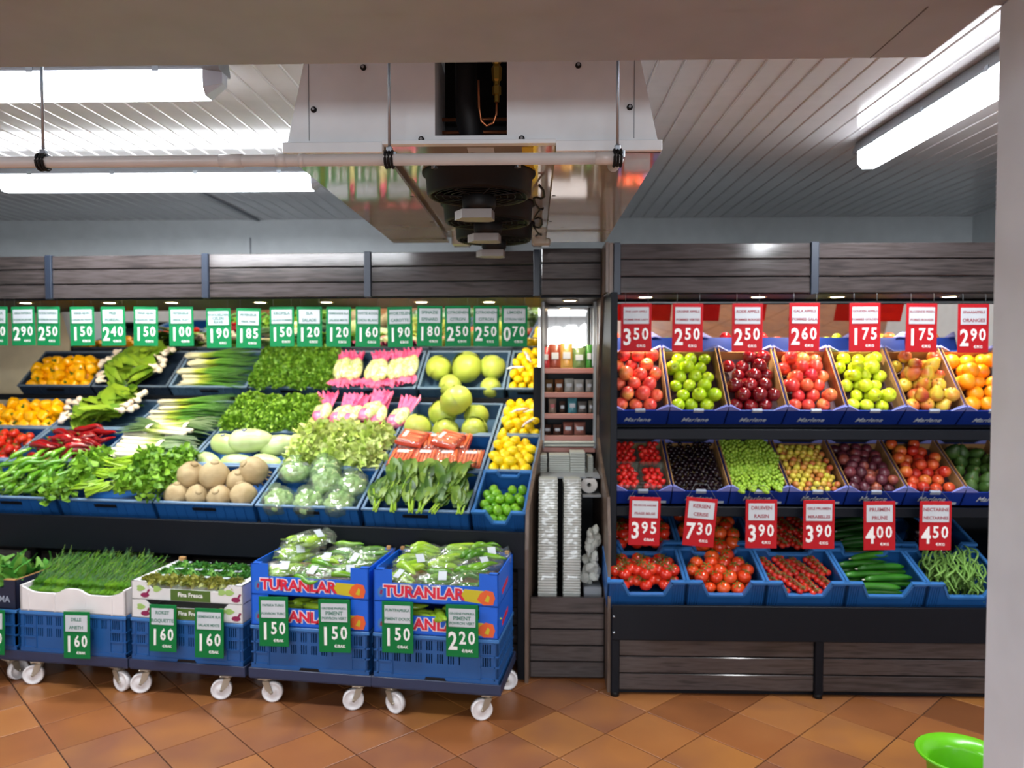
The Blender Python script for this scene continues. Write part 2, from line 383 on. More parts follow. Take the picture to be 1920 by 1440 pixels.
# lintel of the opening (two steps) and the jamb on the right
lt = MB(); lt.box(-3.5, .92, 1.59, 1.86, 2.40, 2.95); 
lt = struct(lt.obj('trim_3', M_['lintel']))
m3 = MB(); m3.box(-6, 6, 1.0, 1.59, 2.3985, 2.95); struct(m3.obj('wall_front', M_['lintel']))
sj = MB(); sj.box(.79, .792, 1.5905, 1.8595, 2.3992, 2.4); sj.obj('lintel_joint', M_['grout'], lt)
mj = MB(); mj.bbox(.93, 1.0, 1.455, 1.59, 0, 2.398, .003); struct(mj.obj('trim_4', M_['jamb']))
mj = MB(); mj.bbox(.955, 1.16, 1.30, 1.45, 0, 2.398, .003); struct(mj.obj('wall_front', M_['white']))
mj = MB(); mj.box(-6, -3.5, 1.3, 1.588, 0, 2.398); struct(mj.obj('wall_front', M_['white']))
# shop behind the camera
sh = wallbox('ceiling', -6, 6, -14, 1.0, 2.9, 2.95, mat='shopwall')
wallbox('wall_left', -6.1, -6, -14, 1.3, 0, 2.9, mat='shopwall'); wallbox('wall_right', 6, 6.1, -14, 1.3, 0, 2.9, mat='shopwall')
wallbox('wall_rear', -6, 6, -14.1, -14, 0, 2.9, mat='shopwall')
for k in range(6):
    o = MB(); o.bbox(.35 + .0 * k, .55, -.6, .6, 0, .07, .01)
    o = thing('pendant_lamp', 'lit white pendant lamp in the shop aisle, %s in the row' % ORD[k], 'lamp', T(-.2 + .33 * k, -11 + .9 * k, 2.33), 'pendant lamps in the shop aisle', o.mesh('lamp', M_['tube']))
    c = MB(); c.box(.44, .45, -.01, .01, .07, .57); c.obj('hanger', M_['wire'], o)

# ------------------------------------------------------------------ batten lights
def batten(label, x0, x1, y, z, ends, rotz=0, org=None):
    L = x1 - x0; M = T(x0, y, z) @ RZ(rotz) if org is None else org
    o = thing('batten_light', label, 'light', M, 'fluorescent battens under the ceiling')
    hz = CEIL - M.translation.z
    hb = MB(); hb.prism([(-.05, .085), (.05, .085), (.054, .095), (.035, hz - .004), (-.035, hz - .004), (-.054, .095)], 0, L, 'yz'); hb.obj('housing', M_['housing'], o)
    df = MB(); prof = [(-.052, .085), (-.05, .025), (-.03, 0), (.03, 0), (.05, .025), (.052, .085)]
    df.prism(prof, .06, L - .06, 'yz'); d = df.obj('diffuser', M_['tube'], o)
    for a, b_ in ((0, .06), (L - .06, L)):
        e = MB(); sgn = 1 if a else -1
        xa, xb = (b_, a) if not a else (a, b_)
        p1 = [(xa, yy, zz) for yy, zz in prof]; p2 = [(xb, yy * .45, max(zz, .045)) for yy, zz in prof]
        n_ = len(prof); e.add(p1 + p2, [(i, (i + 1) % n_, (i + 1) % n_ + n_, i + n_) for i in range(n_)] + [tuple(range(n_, 2 * n_))], 0)
        e.obj('end_cap', M_['clear'], o)
    for k in range(4):
        c = MB(); xx = L * (k + .5) / 4; c.box(xx - .012, xx + .012, -.056, .056, .08, .1); c.obj('clip', M_['zinc'], o)
    l = bpy.data.lights.new('tube_light', 'AREA'); l.shape = 'RECTANGLE'; l.size = L - .14; l.size_y = .08; l.energy = P_TUBE; l.color = (.93, .97, 1)
    lo = bpy.data.objects.new('tube_light', l); C.objects.link(lo); lo.parent = o; lo.location = (L / 2, 0, -.004)
    return o
batten('batten light nearest the lintel, with a clear end cap', -2.95, -1.12, 2.80, 2.635, 1)
batten('batten light behind the white drain pipe', -3.04, -1.17, 4.30, 2.625, 1)
batten('batten light at right running from front to back', 0, 1.85, 0, 0, 1, org=T(1.665, 3.98, 2.632) @ RZ(-90))

# ------------------------------------------------------------------ evaporator unit
X0, X1, Y0, Y1, ZB = -.74, .374, 2.27, 4.08, 2.297
cool = thing('cooling_unit', 'white ceiling-hung cooling unit with three black fans underneath', 'air cooler', T(0, 0, 0))
cb_ = MB()
zt, zl = 2.74, 2.328
def fx(x, z): # tapering sides
    k = (z - zl) / (2.556 - zl) * .05
    return x + k if x < -.2 else x - k
hx0, hx1, hz0, hz1 = -.29, -.078, 2.347, 2.62
def fp(x, z, y=Y0 + .012): return (fx(x, z) if x in (X0 + .012, X1 - .012) else x, y, z)
a0, a1 = X0 + .012, X1 - .012
F_ = [fp(a0, zl), fp(hx0, zl), fp(hx0, hz0), fp(hx1, hz0), fp(hx1, zl), fp(a1, zl), fp(a1, zt), fp(hx1, zt), fp(hx1, hz1), fp(hx0, hz1), fp(hx0, zt), fp(a0, zt)]
cb_.add(F_, [(0, 1, 2, 9, 10, 11), (1, 4, 3, 2), (4, 5, 6, 7, 8, 3), (9, 8, 7, 10)])
for s_, a in ((0, a0), (1, a1)):
    q = [fp(a, zl), fp(a, zt), (fx(a, zt), Y1, zt), (fx(a, zl), Y1, zl)]; cb_.add(q, [(0, 1, 2, 3)])
cb_.add([(hx0, Y0 + .012, hz0), (hx1, Y0 + .012, hz0), (hx1, Y0 + .3, hz0), (hx0, Y0 + .3, hz0)], [(0, 1, 2, 3)])
for hx in (hx0, hx1): cb_.add([(hx, Y0 + .012, hz0), (hx, Y0 + .012, hz1), (hx, Y0 + .3, hz1), (hx, Y0 + .3, hz0)], [(0, 1, 2, 3)])
cb_.obj('casing', M_['white'], cool)
lp = MB()
lp.bbox(X0, -.444, Y0, Y0 + .03, ZB, zl, .002); lp.bbox(.065, X1, Y0, Y0 + .03, ZB, zl, .002); lp.bbox(-.444, .065, Y0, Y0 + .03, zl - .008, zl + .004, .001)
lp.obj('front_lip', M_['white'], cool)
bk = MB(); bk.box(hx0, hx1, Y0 + .28, Y0 + .3, hz0, hz1 + .1); bk.obj('recess_back', M_['rubber'], cool)
for z in (2.38, 2.41, 2.45): c = MB(); c.tube([(hx0, Y0 + .2, z), (hx1, Y0 + .2, z)], .006, 8); c.obj('copper_pipe', M_['copper'], cool)
fl = MB()
for s_ in (0, 1):
    p = [(X0, Y0 + .02), (-.444, Y0 + .02), (-.444, Y1), (X0, Y1)] if s_ == 0 else [(.065, Y0 + .02), (X1, Y0 + .02), (X1, Y1), (.065, Y1)]
    q = MB(); q.prism(p, ZB, ZB + .012, 'xy'); q.obj('bottom_panel', M_['gloss'], cool)
q = MB(); q.box(-.47, .09, Y0 + .03, Y1, ZB + .028, ZB + .04); q.obj('fan_plate', M_['gloss'], cool)
for x in (-.47, .078):
    q = MB(); q.box(x, x + .012, Y0 + .03, Y1, ZB + .008, ZB + .03); q.obj('plate_edge', M_['white'], cool)
fo = thing('x', None, None) ; bpy.data.objects.remove(fo)
def bolt(x, y, z, d='y', r=.009):
    q = MB(); 
    Mx = T(x, y, z) @ (RX(90) if d == 'y' else RX(180))
    q.lathe([(0, 0), (r, 0), (r, .004), (r * .6, .009), (0, .009)], 12, M=Mx); return q
for i, (x, z) in enumerate([(-.648, 2.425), (.28, 2.424), (-.33, 2.336), (-.035, 2.336), (-.50, 2.546), (.13, 2.546), ]):
    bolt(x, Y0 + .012, z).obj('bolt', M_['rubber'], cool)
    q = bolt(x, Y0 + .004, z, r=.004).obj('bolt_head', M_['zinc'], cool)
for x in (-.663, .293):
    q = MB(); q.box(x - .001, x + .001, Y0 + .0105, Y0 + .0125, 2.335, 2.56); q.obj('panel_joint', M_['housing'], cool)
for y in (2.9, 3.45, 3.95):
    for x in (-.455, .075): bolt(x, y, ZB + .008, 'z', .012).obj('bolt', M_['rubber'], cool)
for k in range(2):
    q = MB(); q.bbox(-.43 + .42 * k - (.0 if k == 0 else 0), -.33 + .42 * k, Y1 - .03, Y1 + .04, ZB - .02, ZB + .05, .01); q.obj('drain_bracket', M_['gloss'], cool)
# stickers on the fan plate
q = MB(); q.box(-.035, .0, 2.33, 2.75, ZB + .0265, ZB + .028); q.obj('yellow_sticker', M_['yel'], cool)
q = MB(); q.box(-.2, -.12, 2.33, 2.42, ZB + .0265, ZB + .028); s1 = q.obj('white_sticker', M_['card'], cool)
for k, yk in enumerate((2.66, 3.18, 3.66)):
    cx = -.187
    fan = MB(); r = .182
    zt_ = ZB + .028; zb_ = ZB - .055
    fan.lathe([(r + .012, zt_), (r + .012, zt_ - .008), (r, zt_ - .012), (r - .004, zb_ + .01), (r - .012, zb_), (r - .02, zb_ + .004), (r - .016, zt_ - .02)], 40)
    f = fan.obj('fan', M_['fan'], cool, T(cx, yk, 0))
    bl = MB()
    bl.lathe([(0, zb_ + .035), (r - .018, zb_ + .035)], 32); bl.obj('guard_back', M_['rubber'], f)
    g = MB()
    for rr in (.05, .075, .1, .125, .15):
        pts_ = [(rr * math.cos(t * PI / 12), rr * math.sin(t * PI / 12), zb_ + .004) for t in range(25)]
        g.tube(pts_, .0022, 4, cap=False)
    for t in range(4):
        a = t * PI / 4 + .3; g.tube([(-(r - .015) * math.cos(a), -(r - .015) * math.sin(a), zb_ + .002), ((r - .015) * math.cos(a), (r - .015) * math.sin(a), zb_ + .002)], .003, 4)
    g.obj('guard', M_['fan'], f)
    mo = MB(); mo.lathe([(0, zb_ - .045), (.05, zb_ - .045), (.058, zb_ - .03), (.06, zb_ + .03)], 24); mo.obj('motor', M_['rubber'], f)
    mc = MB(); mc.prism([(-.055, -.045), (.045, -.045), (.052, .03), (.03, .05), (-.05, .04), (-.085, .01)], zb_ - .075, zb_ - .045, 'xy'); mc.obj('motor_cap', M_['motor'], f)
    for t in range(4):
        a = PI / 4 + t * PI / 2; q = MB(); q.bbox(-.008, .008, -.005, .012, -.004, .012, .001, 0, T((r + .006) * math.cos(a), (r + .006) * math.sin(a), zt_ - .012) @ RZ(t * 90 - 45)); q.obj('fixing_tab', M_['zinc'], f)
cbl = MB(); pp = []
for t in range(26):
    y = 2.75 + t * .045; pp.append((.02 + .02 * math.sin(t * .9), y, ZB - .005 + .012 * math.cos(t * 1.3)))
cbl.tube(pp, .004, 6); cbl.obj('fan_cable', M_['rubber'], cool)
# insulated pipe and brass valve in the recess
q = MB(); q.tube([(-.205, Y0 + .1, 2.75), (-.205, Y0 + .1, 2.47), (-.2, Y0 + .11, 2.42), (-.185, Y0 + .13, 2.36), (-.183, Y0 + .14, 2.335)], [.034, .034, .038, .036, .033], 16)
q.obj('insulated_pipe', M_['rubber'], cool)
q = MB(); xx, yy = -.11, Y0 + .05
q.lathe([(0, -.0), (.008, 0), (.008, .02), (.013, .022), (.013, .045), (.009, .05), (.009, .06), (.014, .065), (.016, .1), (.01, .11), (.02, .13), (.02, .16), (0, .16)], 6, smooth=False, M=T(xx, yy, 2.455)); q.obj('brass_valve', M_['brass'], cool)
q = MB(); q.tube([(xx, yy, 2.46), (xx, yy, 2.42), (xx - .01, yy, 2.395), (xx - .03, yy, 2.385), (xx - .045, yy, 2.40), (xx - .053, yy, 2.44), (xx - .055, yy, 2.52)], .0038, 8); q.obj('copper_tube', M_['copper'], cool)

# drain pipe with clamps and rods
pd = thing('drain_pipe', 'white plastic drain pipe running below the front of the cooling unit', 'pipe', T(0, 0, 0))
q = MB(); q.tube([(-3.6, 2.16, 2.247), (.20, 2.16, 2.247)], .0165, 16); 
for a, b_ in ((-.88, -.815), (-.72, -.69), (-.655, -.64)): q.tube([(a, 2.16, 2.247), (b_, 2.16, 2.247)], .0185, 16)
q.tube([(.17, 2.16, 2.247), (.215, 2.16, 2.247), (.235, 2.19, 2.25), (.235, 2.3, 2.26)], [.0185, .0185, .018, .018], 16)
q.obj('pipe', M_['pipe'], pd)
for k, x in enumerate((-1.385, -.402, .232)):
    h = thing('pipe_hanger', ['threaded rod and rubber clamp holding the drain pipe far left of the cooling unit', 'threaded rod and rubber clamp on the drain pipe before the fans', 'threaded rod and rubber clamp at the end of the drain pipe'][k], 'pipe hanger', T(x, 2.16, 2.247), 'hangers of the drain pipe')
    q = MB(); q.tube([(0, 0, .02), (0, 0, CEIL - 2.247)], .0042, 8); q.obj('rod', M_['zinc'], h)
    q = MB(); pts_ = [(.0, .0225 * math.cos(t * PI / 8), .0225 * math.sin(t * PI / 8)) for t in range(17)]
    for dx in (-.009, .009): q.tube([(dx, p[1], p[2]) for p in pts_], .004, 6, cap=False)
    q.tube([(p[0], p[1] * .95, p[2] * .95) for p in pts_], .004, 6, cap=False)
    q.obj('rubber_ring', M_['rubber'], h)
    q = MB(); q.bbox(-.008, .008, -.008, .008, .02, .035, .002); q.bbox(.012, .02, -.01, .01, .0, .02, .001); q.obj('clamp_nut', M_['zinc'], h)

# ------------------------------------------------------------------ display units: frames of reference
RHO = 7.5
LM = T(-.035, 4.0, 0) @ RZ(-RHO)         # left unit: x along its front (0 at its right end, negative leftwards), y into depth
FM = T(.0, 4.42, 0) @ RZ(-3.2)           # left canopy
TM = T(-.16, 3.50, 0) @ RZ(-8)            # row of dollies, 0 at the right end
RMx = T(0, 0, 0)
def plank(parent, name, x0, x1, y0, y1, z0, z1, M=None, mat='wood'):
    # each plank a mesh centred near its own origin so the grain differs
    L = x1 - x0; q = MB(); q.bbox(0, L, 0, y1 - y0, 0, z1 - z0, .003)
    return q.obj(name, M_[mat], parent, (M or Matrix()) @ T(x0, y0, z0) @ RX(-2.0 if z0 > 1.5 else 0))
def bar(parent, name, x0, x1, y0, y1, z0, z1, mat='dark', b=.003):
    q = MB(); q.bbox(x0, x1, y0, y1, z0, z1, b); return q.obj(name, M_[mat], parent)
def spot(parent, x, y, z, power, ang=105, tilt=22, col=(1, .86, .66)):
    q = MB(); q.lathe([(.034, 0), (.044, -.004), (.048, 0)], 20); f = q.obj('spot_ring', M_['lampring'], parent, T(x, y, z))
    q = MB(); q.lathe([(0, -.002), (.034, -.002)], 20); q.obj('spot_lens', M_['lamp'], f)
    l = bpy.data.lights.new('spot', 'SPOT'); l.energy = power; l.spot_size = R(ang); l.spot_blend = .6; l.color = col; l.shadow_soft_size = .03
    o = bpy.data.objects.new('spot', l); C.objects.link(o); o.parent = parent; o.location = (x, y, z - .01); o.rotation_euler = (R(tilt), 0, 0)

# left canopy
can = thing('display_canopy', 'grey plank canopy above the vegetable display', 'canopy', FM)
PW = .98
zz = [(2.222, 2.30), (2.132, 2.216), (2.045, 2.126)]
for k in range(5):
    for a, b_ in zz: plank(can, 'plank', -PW * (k + 1) + .035, -PW * k - .0, 0, .02, a, b_)
    bar(can, 'post', -PW * (k + 1) - .005, -PW * (k + 1) + .035, -.012, .03, 2.04, 2.305, 'post')
bar(can, 'post', -.0, .04, -.012, .03, 2.04, 2.305, 'post')
bar(can, 'backing', -4.95, .04, .04, .05, 2.05, 2.30, 'dark')
bar(can, 'soffit', -4.95, .04, .02, 1.3, 2.035, 2.045, 'dark')
for px in (48, 205, 322, 488, 612, 790, 917): 
    p = FM.inverted() @ at(px, 563, 4.78); spot(can, p.x, p.y, 2.034, P_SPOT_L, 115, 34)
for k in range(6): # extra lamps of the same row further back, glimpsed as faint glows
    pass

# left unit body
TH = 25.7
un = thing('vegetable_display', 'long dark stepped display stand holding the vegetable crates', 'display stand', LM)
def slab(parent, name, x0, x1, y0, z0, L, th, depth, mat='dark', t=.015):
    q = MB(); q.bbox(x0, x1, 0, L, -t, 0, .002); return q.obj(name, M_[mat], parent, T(0, y0, z0) @ RX(th) @ T(0, 0, -depth))
XL = -5.0
slab(un, 'shelf', XL, -.002, 0, .872, 1.2, TH, .125)
slab(un, 'shelf', -3.985, -.002, 1.1, 1.478, .4, 41.5, .1)
bar(un, 'shelf_lip', XL, -.002, 1.12, 1.14, 1.37, 1.415)
bar(un, 'lip_panel', XL, .0, -.075, -.05, .60, .79)
bar(un, 'underside', XL, -.002, -.05, .9, .72, .735)
bar(un, 'rail', XL, -.002, .12, .16, .50, .60)
for k in range(6):
    x1_ = -.045 - .98 * k; x0_ = x1_ - .94
    for j in range(5): plank(un, 'plank', x0_, x1_, .10, .12, .05 + j * .098, .05 + j * .098 + .092)
    bar(un, 'leg', x1_, x1_ + .04, .06 if k else -.03, .10 if k else .12, 0.01, .60, 'dark')
for k in range(2): bar(un, 'foot', -.045 - .98 * k, -.005 - .98 * k, -.025 if k == 0 else .06, .02 if k == 0 else .1, 0, .02, 'rubber')
bar(un, 'back_panel', XL, -.002, 1.47, 1.49, .1, 2.04)
# tilted mirror above the top row
mq = MB(); mq.box(-3.78, -.02, 0, .01, 0, .33); mq.obj('mirror', M_['mirror'], un, T(0, 1.44, 1.735) @ RX(21))
cq = MB(); cq.box(-5.0, -3.8, 1.43, 1.44, 1.2, 2.04); cq.obj('end_panel', M_['cream'], un)
# walnut edged side panel with stepped profile
sp_ = MB(); sp_.prism([(-.06, 0), (-.06, .70), (-.03, .90), (.25, 1.07), (.58, 1.20), (.62, 1.3), (.62, 2.04), (1.45, 2.04), (1.45, 0)], 0, .018, 'yz'); sp_.obj('side_panel', M_['woodedge'], un)

# middle unit between the two stands
mid = thing('narrow_shelf_unit', 'narrow wood shelf unit between the vegetable and fruit displays', 'shelf unit', T(0, 0, 0))
for k in range(5): plank(mid, 'plank', -.015, .372, 3.99, 4.01, .012 + k * .086, .012 + k * .086 + .08)
bar(mid, 'kick', -.01, .37, 4.01, 4.03, 0, .43, 'dark')
for a, b_ in zz: plank(mid, 'plank', .045, .372, 4.25, 4.27, a - .01, b_ - .01)
bar(mid, 'backing', .04, .375, 4.28, 4.29, 2.03, 2.29, 'dark')
bar(mid, 'soffit', .04, .375, 4.28, 5.0, 2.02, 2.03, 'dark')
spot(mid, .21, 4.45, 2.018, 7)  # spot added to brighten the packets on the narrow shelves
bar(mid, 'floor_board', -.01, .37, 4.01, 4.8, .40, .41, 'dark')
bar(mid, 'back_panel', .0, .375, 4.80, 4.82, .0, 1.63, 'dark')
q = MB(); q.box(.03, .375, 4.82, 4.83, 1.6, 2.0); q.obj('mirror', M_['mirror'], mid)
for z in (1.627, 1.483, 1.356, 1.225, 1.155):
    bar(mid, 'shelf', .055, .372, 4.60, 4.80, z - .03, z - .018, 'dark'); bar(mid, 'shelf_edge', .058, .37, 4.585, 4.60, z - .032, z, 'shelfred')
bar(mid, 'side_post', .052, .066, 4.57, 4.60, 1.15, 2.02, 'housing', .001)
bar(mid, 'side_post', .356, .372, 4.57, 4.60, 1.15, 2.02, 'housing', .001)
bar(mid, 'roll_holder', .04, .372, 4.25, 4.6, 1.02, 1.03, 'housing', .001)

# right unit
ru = thing('fruit_display', 'dark stepped display stand holding the fruit boxes', 'display stand', T(0, 0, 0))
sp_ = MB(); sp_.prism([(3.84, 0), (3.84, .8), (3.9, .98), (4.3, 1.10), (4.55, 1.22), (4.58, 1.35), (4.3, 2.03), (4.02, 2.03), (4.02, 2.29), (5.3, 2.29), (5.3, 0)], .375, .39, 'yz'); sp_.obj('side_panel', M_['woodedge'], ru)
bar(ru, 'post', .415, .45, 4.01, 4.05, 2.015, 2.285, 'post'); bar(ru, 'post', 1.425, 1.465, 4.01, 4.05, 2.015, 2.285, 'post'); bar(ru, 'post', 2.435, 2.475, 4.01, 4.05, 2.015, 2.285, 'post')
bar(ru, 'canopy_end', .39, .415, 4.02, 4.06, 2.015, 2.285, 'woodedge')
for x0_, x1_ in ((.45, 1.425), (1.465, 2.435), (2.475, 3.3)):
    for a, b_ in zz: plank(ru, 'plank', x0_, x1_, 4.02, 4.04, a - .02, b_ - .02)
bar(ru, 'backing', .39, 3.35, 4.05, 4.06, 2.02, 2.28, 'dark')
bar(ru, 'soffit', .39, 3.35, 4.04, 4.62, 2.02, 2.03, 'dark')
for px in (1210, 1422, 1570, 1780):
    p = at(px, 555, 4.22); spot(ru, p.x, 4.22, 2.019, P_SPOT_R)
bar(ru, 'mirror_strip', .40, 3.35, 4.50, 4.515, 1.975, 1.99, 'redstrip', .001)  # thin red strip near the top of the mirror
mq = MB(); mq.box(.40, 3.35, 0, .01, 0, .34); mq.obj('mirror', M_['mirror'], ru, T(0, 4.50, 1.66) @ RX(12))
bar(ru, 'back_panel', .39, 3.35, 4.75, 4.77, .1, 2.02)
bar(ru, 'upright', .39, .425, 3.90, 4.6, .1, 2.02, 'dark')
slab(ru, 'shelf', .42, 3.3, 3.98, 1.415, .43, 48, .135)
bar(ru, 'shelf_lip', .40, 3.3, 3.97, 3.99, 1.27, 1.322); bar(ru, 'shelf_bottom', .40, 3.3, 3.99, 4.6, 1.27, 1.28)
slab(ru, 'shelf', .42, 3.3, 3.97, 1.007, .45, 33, .13)
bar(ru, 'shelf_lip', .40, 3.3, 3.95, 3.97, .875, .925); bar(ru, 'shelf_bottom', .40, 3.3, 3.97, 4.6, .875, .885)
slab(ru, 'shelf', .42, 3.3, 3.82, .56, .75, 20, .17)
bar(ru, 'lip_panel', .39, 3.3, 3.78, 3.80, .29, .465)
bar(ru, 'leg', .39, .43, 3.79, 3.84, .02, .3); bar(ru, 'leg', 1.395, 1.435, 3.79, 3.84, .02, .3); bar(ru, 'leg', 2.4, 2.44, 3.79, 3.84, .02, .3)
for x in (.41, 1.415, 2.42): q = MB(); q.lathe([(.022, 0), (.022, .02), (.012, .03)], 12); q.obj('foot', M_['rubber'], ru, T(x, 3.81, 0))
for x0_, x1_ in ((.43, 1.395), (1.435, 2.4), (2.44, 3.3)):
    for j in range(3): plank(ru, 'plank', x0_, x1_, 3.81, 3.83, .03 + j * .086, .03 + j * .086 + .08)
for z in (.41, .33): bolt(.40, 3.78, z, r=.006).obj('bolt', M_['zinc'], ru)
bar(ru, 'kick', .43, 3.3, 3.84, 3.86, 0.0, .28, 'dark')

# ------------------------------------------------------------------ crates and cartons
U = random.uniform
def crate_mesh(w, l, h, mats, rimw=.016, t=.008):
    q = MB()
    q.box(.004, w - .004, .004, l - .004, -h, -h + .006)
    for a in ((.004, .004 + t, .004, l - .004), (w - .004 - t, w - .004, .004, l - .004), (.004, w - .004, .004, .004 + t), (.004, w - .004, l - .004 - t, l - .004)):
        q.box(*a, -h, -.004)
    for a in ((0, rimw, 0, l), (w - rimw, w, 0, l), (rimw, w - rimw, 0, rimw), (rimw, w - rimw, l - rimw, l)):
        q.bbox(*a, -.012, 0, .002, 1)
    for k in range(1, 10): # outer ribs
        x = w * k / 10; q.box(x - .002, x + .002, -.0005, .006, -h, -.012)
    q.box(w / 2 - .07, w / 2 + .07, l - .0135, l - .012, -.05, -.03, 2)   # black blocks paint the shade of hand holes, back and front
    q.box(w / 2 - .07, w / 2 + .07, -.001, .0035, -.05, -.03, 2)
    return q
_cr = {}
def tray_crate(label, M, w=.602, l=.392, h=.125, c='crate', r='rim', group='grey blue crates of the vegetable display'):
    k = (w, l, h, c)
    if k not in _cr: _cr[k] = crate_mesh(w, l, h, None).mesh('plastic_crate', [M_[c], M_[r], M_['rubber']])
    return thing('plastic_crate', label, 'crate', M, group, _cr[k])
def notch_crate(label, M, w=.392, l=.30, h=.16, group='blue notched crates of the fruit display', c='crateb', r='rimb', depth=.075):
    k = ('n', w, l, h, c, depth)
    if k not in _cr:
        q = MB(); t = .009; ins = .075
        q.box(.004, w - .004, .004, l - .004, -h, -h + .006)
        prof = [(0, -h), (w, -h), (w, 0), (w - ins, 0), (w - ins - .035, -depth), (ins + .035, -depth), (ins, 0), (0, 0)]
        prof2 = [(0, -h), (w, -h), (w, 0), (w - ins, 0), (w - ins - .02, -.03), (ins + .02, -.03), (ins, 0), (0, 0)]
        for y, pf in ((0, prof), (l - t, prof2)):
            # split the concave outline in convex pieces
            d = -pf[4][1]
            q.prism([(0, -h), (w, -h), (w, -d), (0, -d)], y, y + t)
            q.prism([(0, -d), (pf[5][0], -d), (pf[6][0], 0), (0, 0)], y, y + t)
            q.prism([(pf[4][0], -d), (w, -d), (w, 0), (pf[3][0], 0)], y, y + t)
            rim = [(0, 0), pf[6], pf[5], pf[4], pf[3], (w, 0)]
            for a, b_ in zip(rim, rim[1:]):
                dx, dz = b_[0] - a[0], b_[1] - a[1]; L = math.hypot(dx, dz)
                q.box(-.002, L + .002, y - .006, y + t + .006, -.008, .003, 1, T(a[0], 0, a[1]) @ RY(-math.degrees(math.atan2(dz, dx))))
        for x in (0, w - t):
            q.box(x, x + t, 0, l, -h, 0); q.bbox(x - (0 if x == 0 else .006), x + t + (.006 if x == 0 else 0), 0, l, -.01, .003, .002, 1)
        for k_ in range(1, 6):
            for s_ in (0, 1):
                x = .012 * k_ + (0 if s_ == 0 else w - .075); q.box(x - .002, x + .002, -.004, 0, -h, -.02)
        _cr[k] = q.mesh('plastic_crate', [M_[c], M_[r]])
    return thing('plastic_crate', label, 'crate', M, group, _cr[k])

# ------------------------------------------------------------------ produce meshes
def prof_mesh(name, prof, mats, n=14, mod=None, extra=None):
    q = MB(); q.lathe(prof, n, 0, True, None, mod)
    if extra: extra(q)
    return q.mesh(name, mats)
def apple_mesh(name, mat, r=.037, tall=.93):
    pr = []
    for i in range(11):
        a = PI * i / 10; rr = math.sin(a) * r * (1 + .05 * math.cos(a)); z = -math.cos(a) * r * tall
        if i == 10: z -= r * .28; rr = 0.0
        if i == 9: z -= r * .03; rr *= .9
        if i == 0: z += r * .2; rr = 0
        pr.append((rr, z))
    def ex(q): q.tube([(0, 0, r * .55), (.003, 0, r * 1.05)], .0016, 5, 1)
    return prof_mesh(name, pr, [mat, M_['vine']], 14, lambda a, t: 1 + .025 * math.cos(5 * a) * (1 - t), ex)
def pear_mesh(name, mat):
    pr = [(0, -.038), (.018, -.037), (.032, -.025), (.036, -.008), (.032, .012), (.022, .028), (.016, .04), (.008, .047), (0, .046)]
    def ex(q): q.tube([(0, 0, .044), (.004, 0, .06)], .002, 5, 1)
    return prof_mesh(name, pr, [mat, M_['vine']], 14, None, ex)
def ball_mesh(name, mat, r, sx=1, sz=1, n=14, m=10, extra=None, mats=None):
    q = MB(); q.ball((0, 0, 0), r, n, m, 0, (1, sx, sz))
    if extra: extra(q)
    return q.mesh(name, mats or [mat])
def citrus_mesh(name, mat, r, L):
    pr = []
    for i in range(13):
        a = PI * i / 12; z = -math.cos(a) * L; rr = math.sin(a) ** .9 * r
        if i in (0, 12): z *= 1.14
        if i in (1, 11): rr = r * .18; z = -math.cos(a) * L * 1.05
        pr.append((max(rr, 0) if i not in (0, 12) else 0, z))
    return prof_mesh(name, pr, [mat], 14)
def tomato_extra(r):
    def ex(q):
        for k in range(5):
            a = k * 2 * PI / 5; c, s_ = math.cos(a), math.sin(a)
            q.add([(0, 0, r * .86), (c * r * .5 - s_ * r * .12, s_ * r * .5 + c * r * .12, r * .86), (c * r * .75, s_ * r * .75, r * .8), (c * r * .5 + s_ * r * .12, s_ * r * .5 - c * r * .12, r * .86)], [(0, 3, 2, 1)], 1)
        q.tube([(0, 0, r * .8), (.002, 0, r * 1.12)], .002, 5, 1)
    return ex
def tomato_mesh(name, mat, r):
    return ball_mesh(name, mat, r, 1, .84, 14, 10, tomato_extra(r * .98), [mat, M_['stem']])
def bell_mesh():
    pr = [(0, -.040), (.018, -.044), (.032, -.036), (.039, -.010), (.041, .015), (.036, .034), (.022, .042), (.010, .034), (0, .032)]
    def mod(a, t): return 1 + .10 * math.cos(4 * a) * (.4 + .6 * (1 - abs(t - .5)))
    def ex(q): q.lathe([(0, .034), (.012, .036), (.006, .042), (.005, .058), (.007, .06), (0, .06)], 8, 1)
    return prof_mesh('bell_pepper', pr, [M_['pepy'], M_['stem']], 24, mod, ex)
def pointed_mesh(name, mat, L, r, curl=.03, seed=0, stem=True):
    rn = random.Random(seed); q = MB(); pts = []; rs = []
    for i in range(9):
        t = i / 8; pts.append((t * L, curl * math.sin(t * PI * 1.1) + curl * .4 * math.sin(t * 7 + seed), curl * .3 * math.cos(t * 5 + seed)))
        rs.append(r * (.55 + .45 * min(1, t * 5)) * (1 - t ** 2.2) ** .8 + .002)
    q.tube(pts, rs, 10, 0)
    if stem: q.tube([(.004, pts[0][1], pts[0][2]), (-.035, pts[0][1] + .01, pts[0][2] + .006)], [.006, .003], 6, 1)
    return q.mesh(name, [mat, M_['stem']])
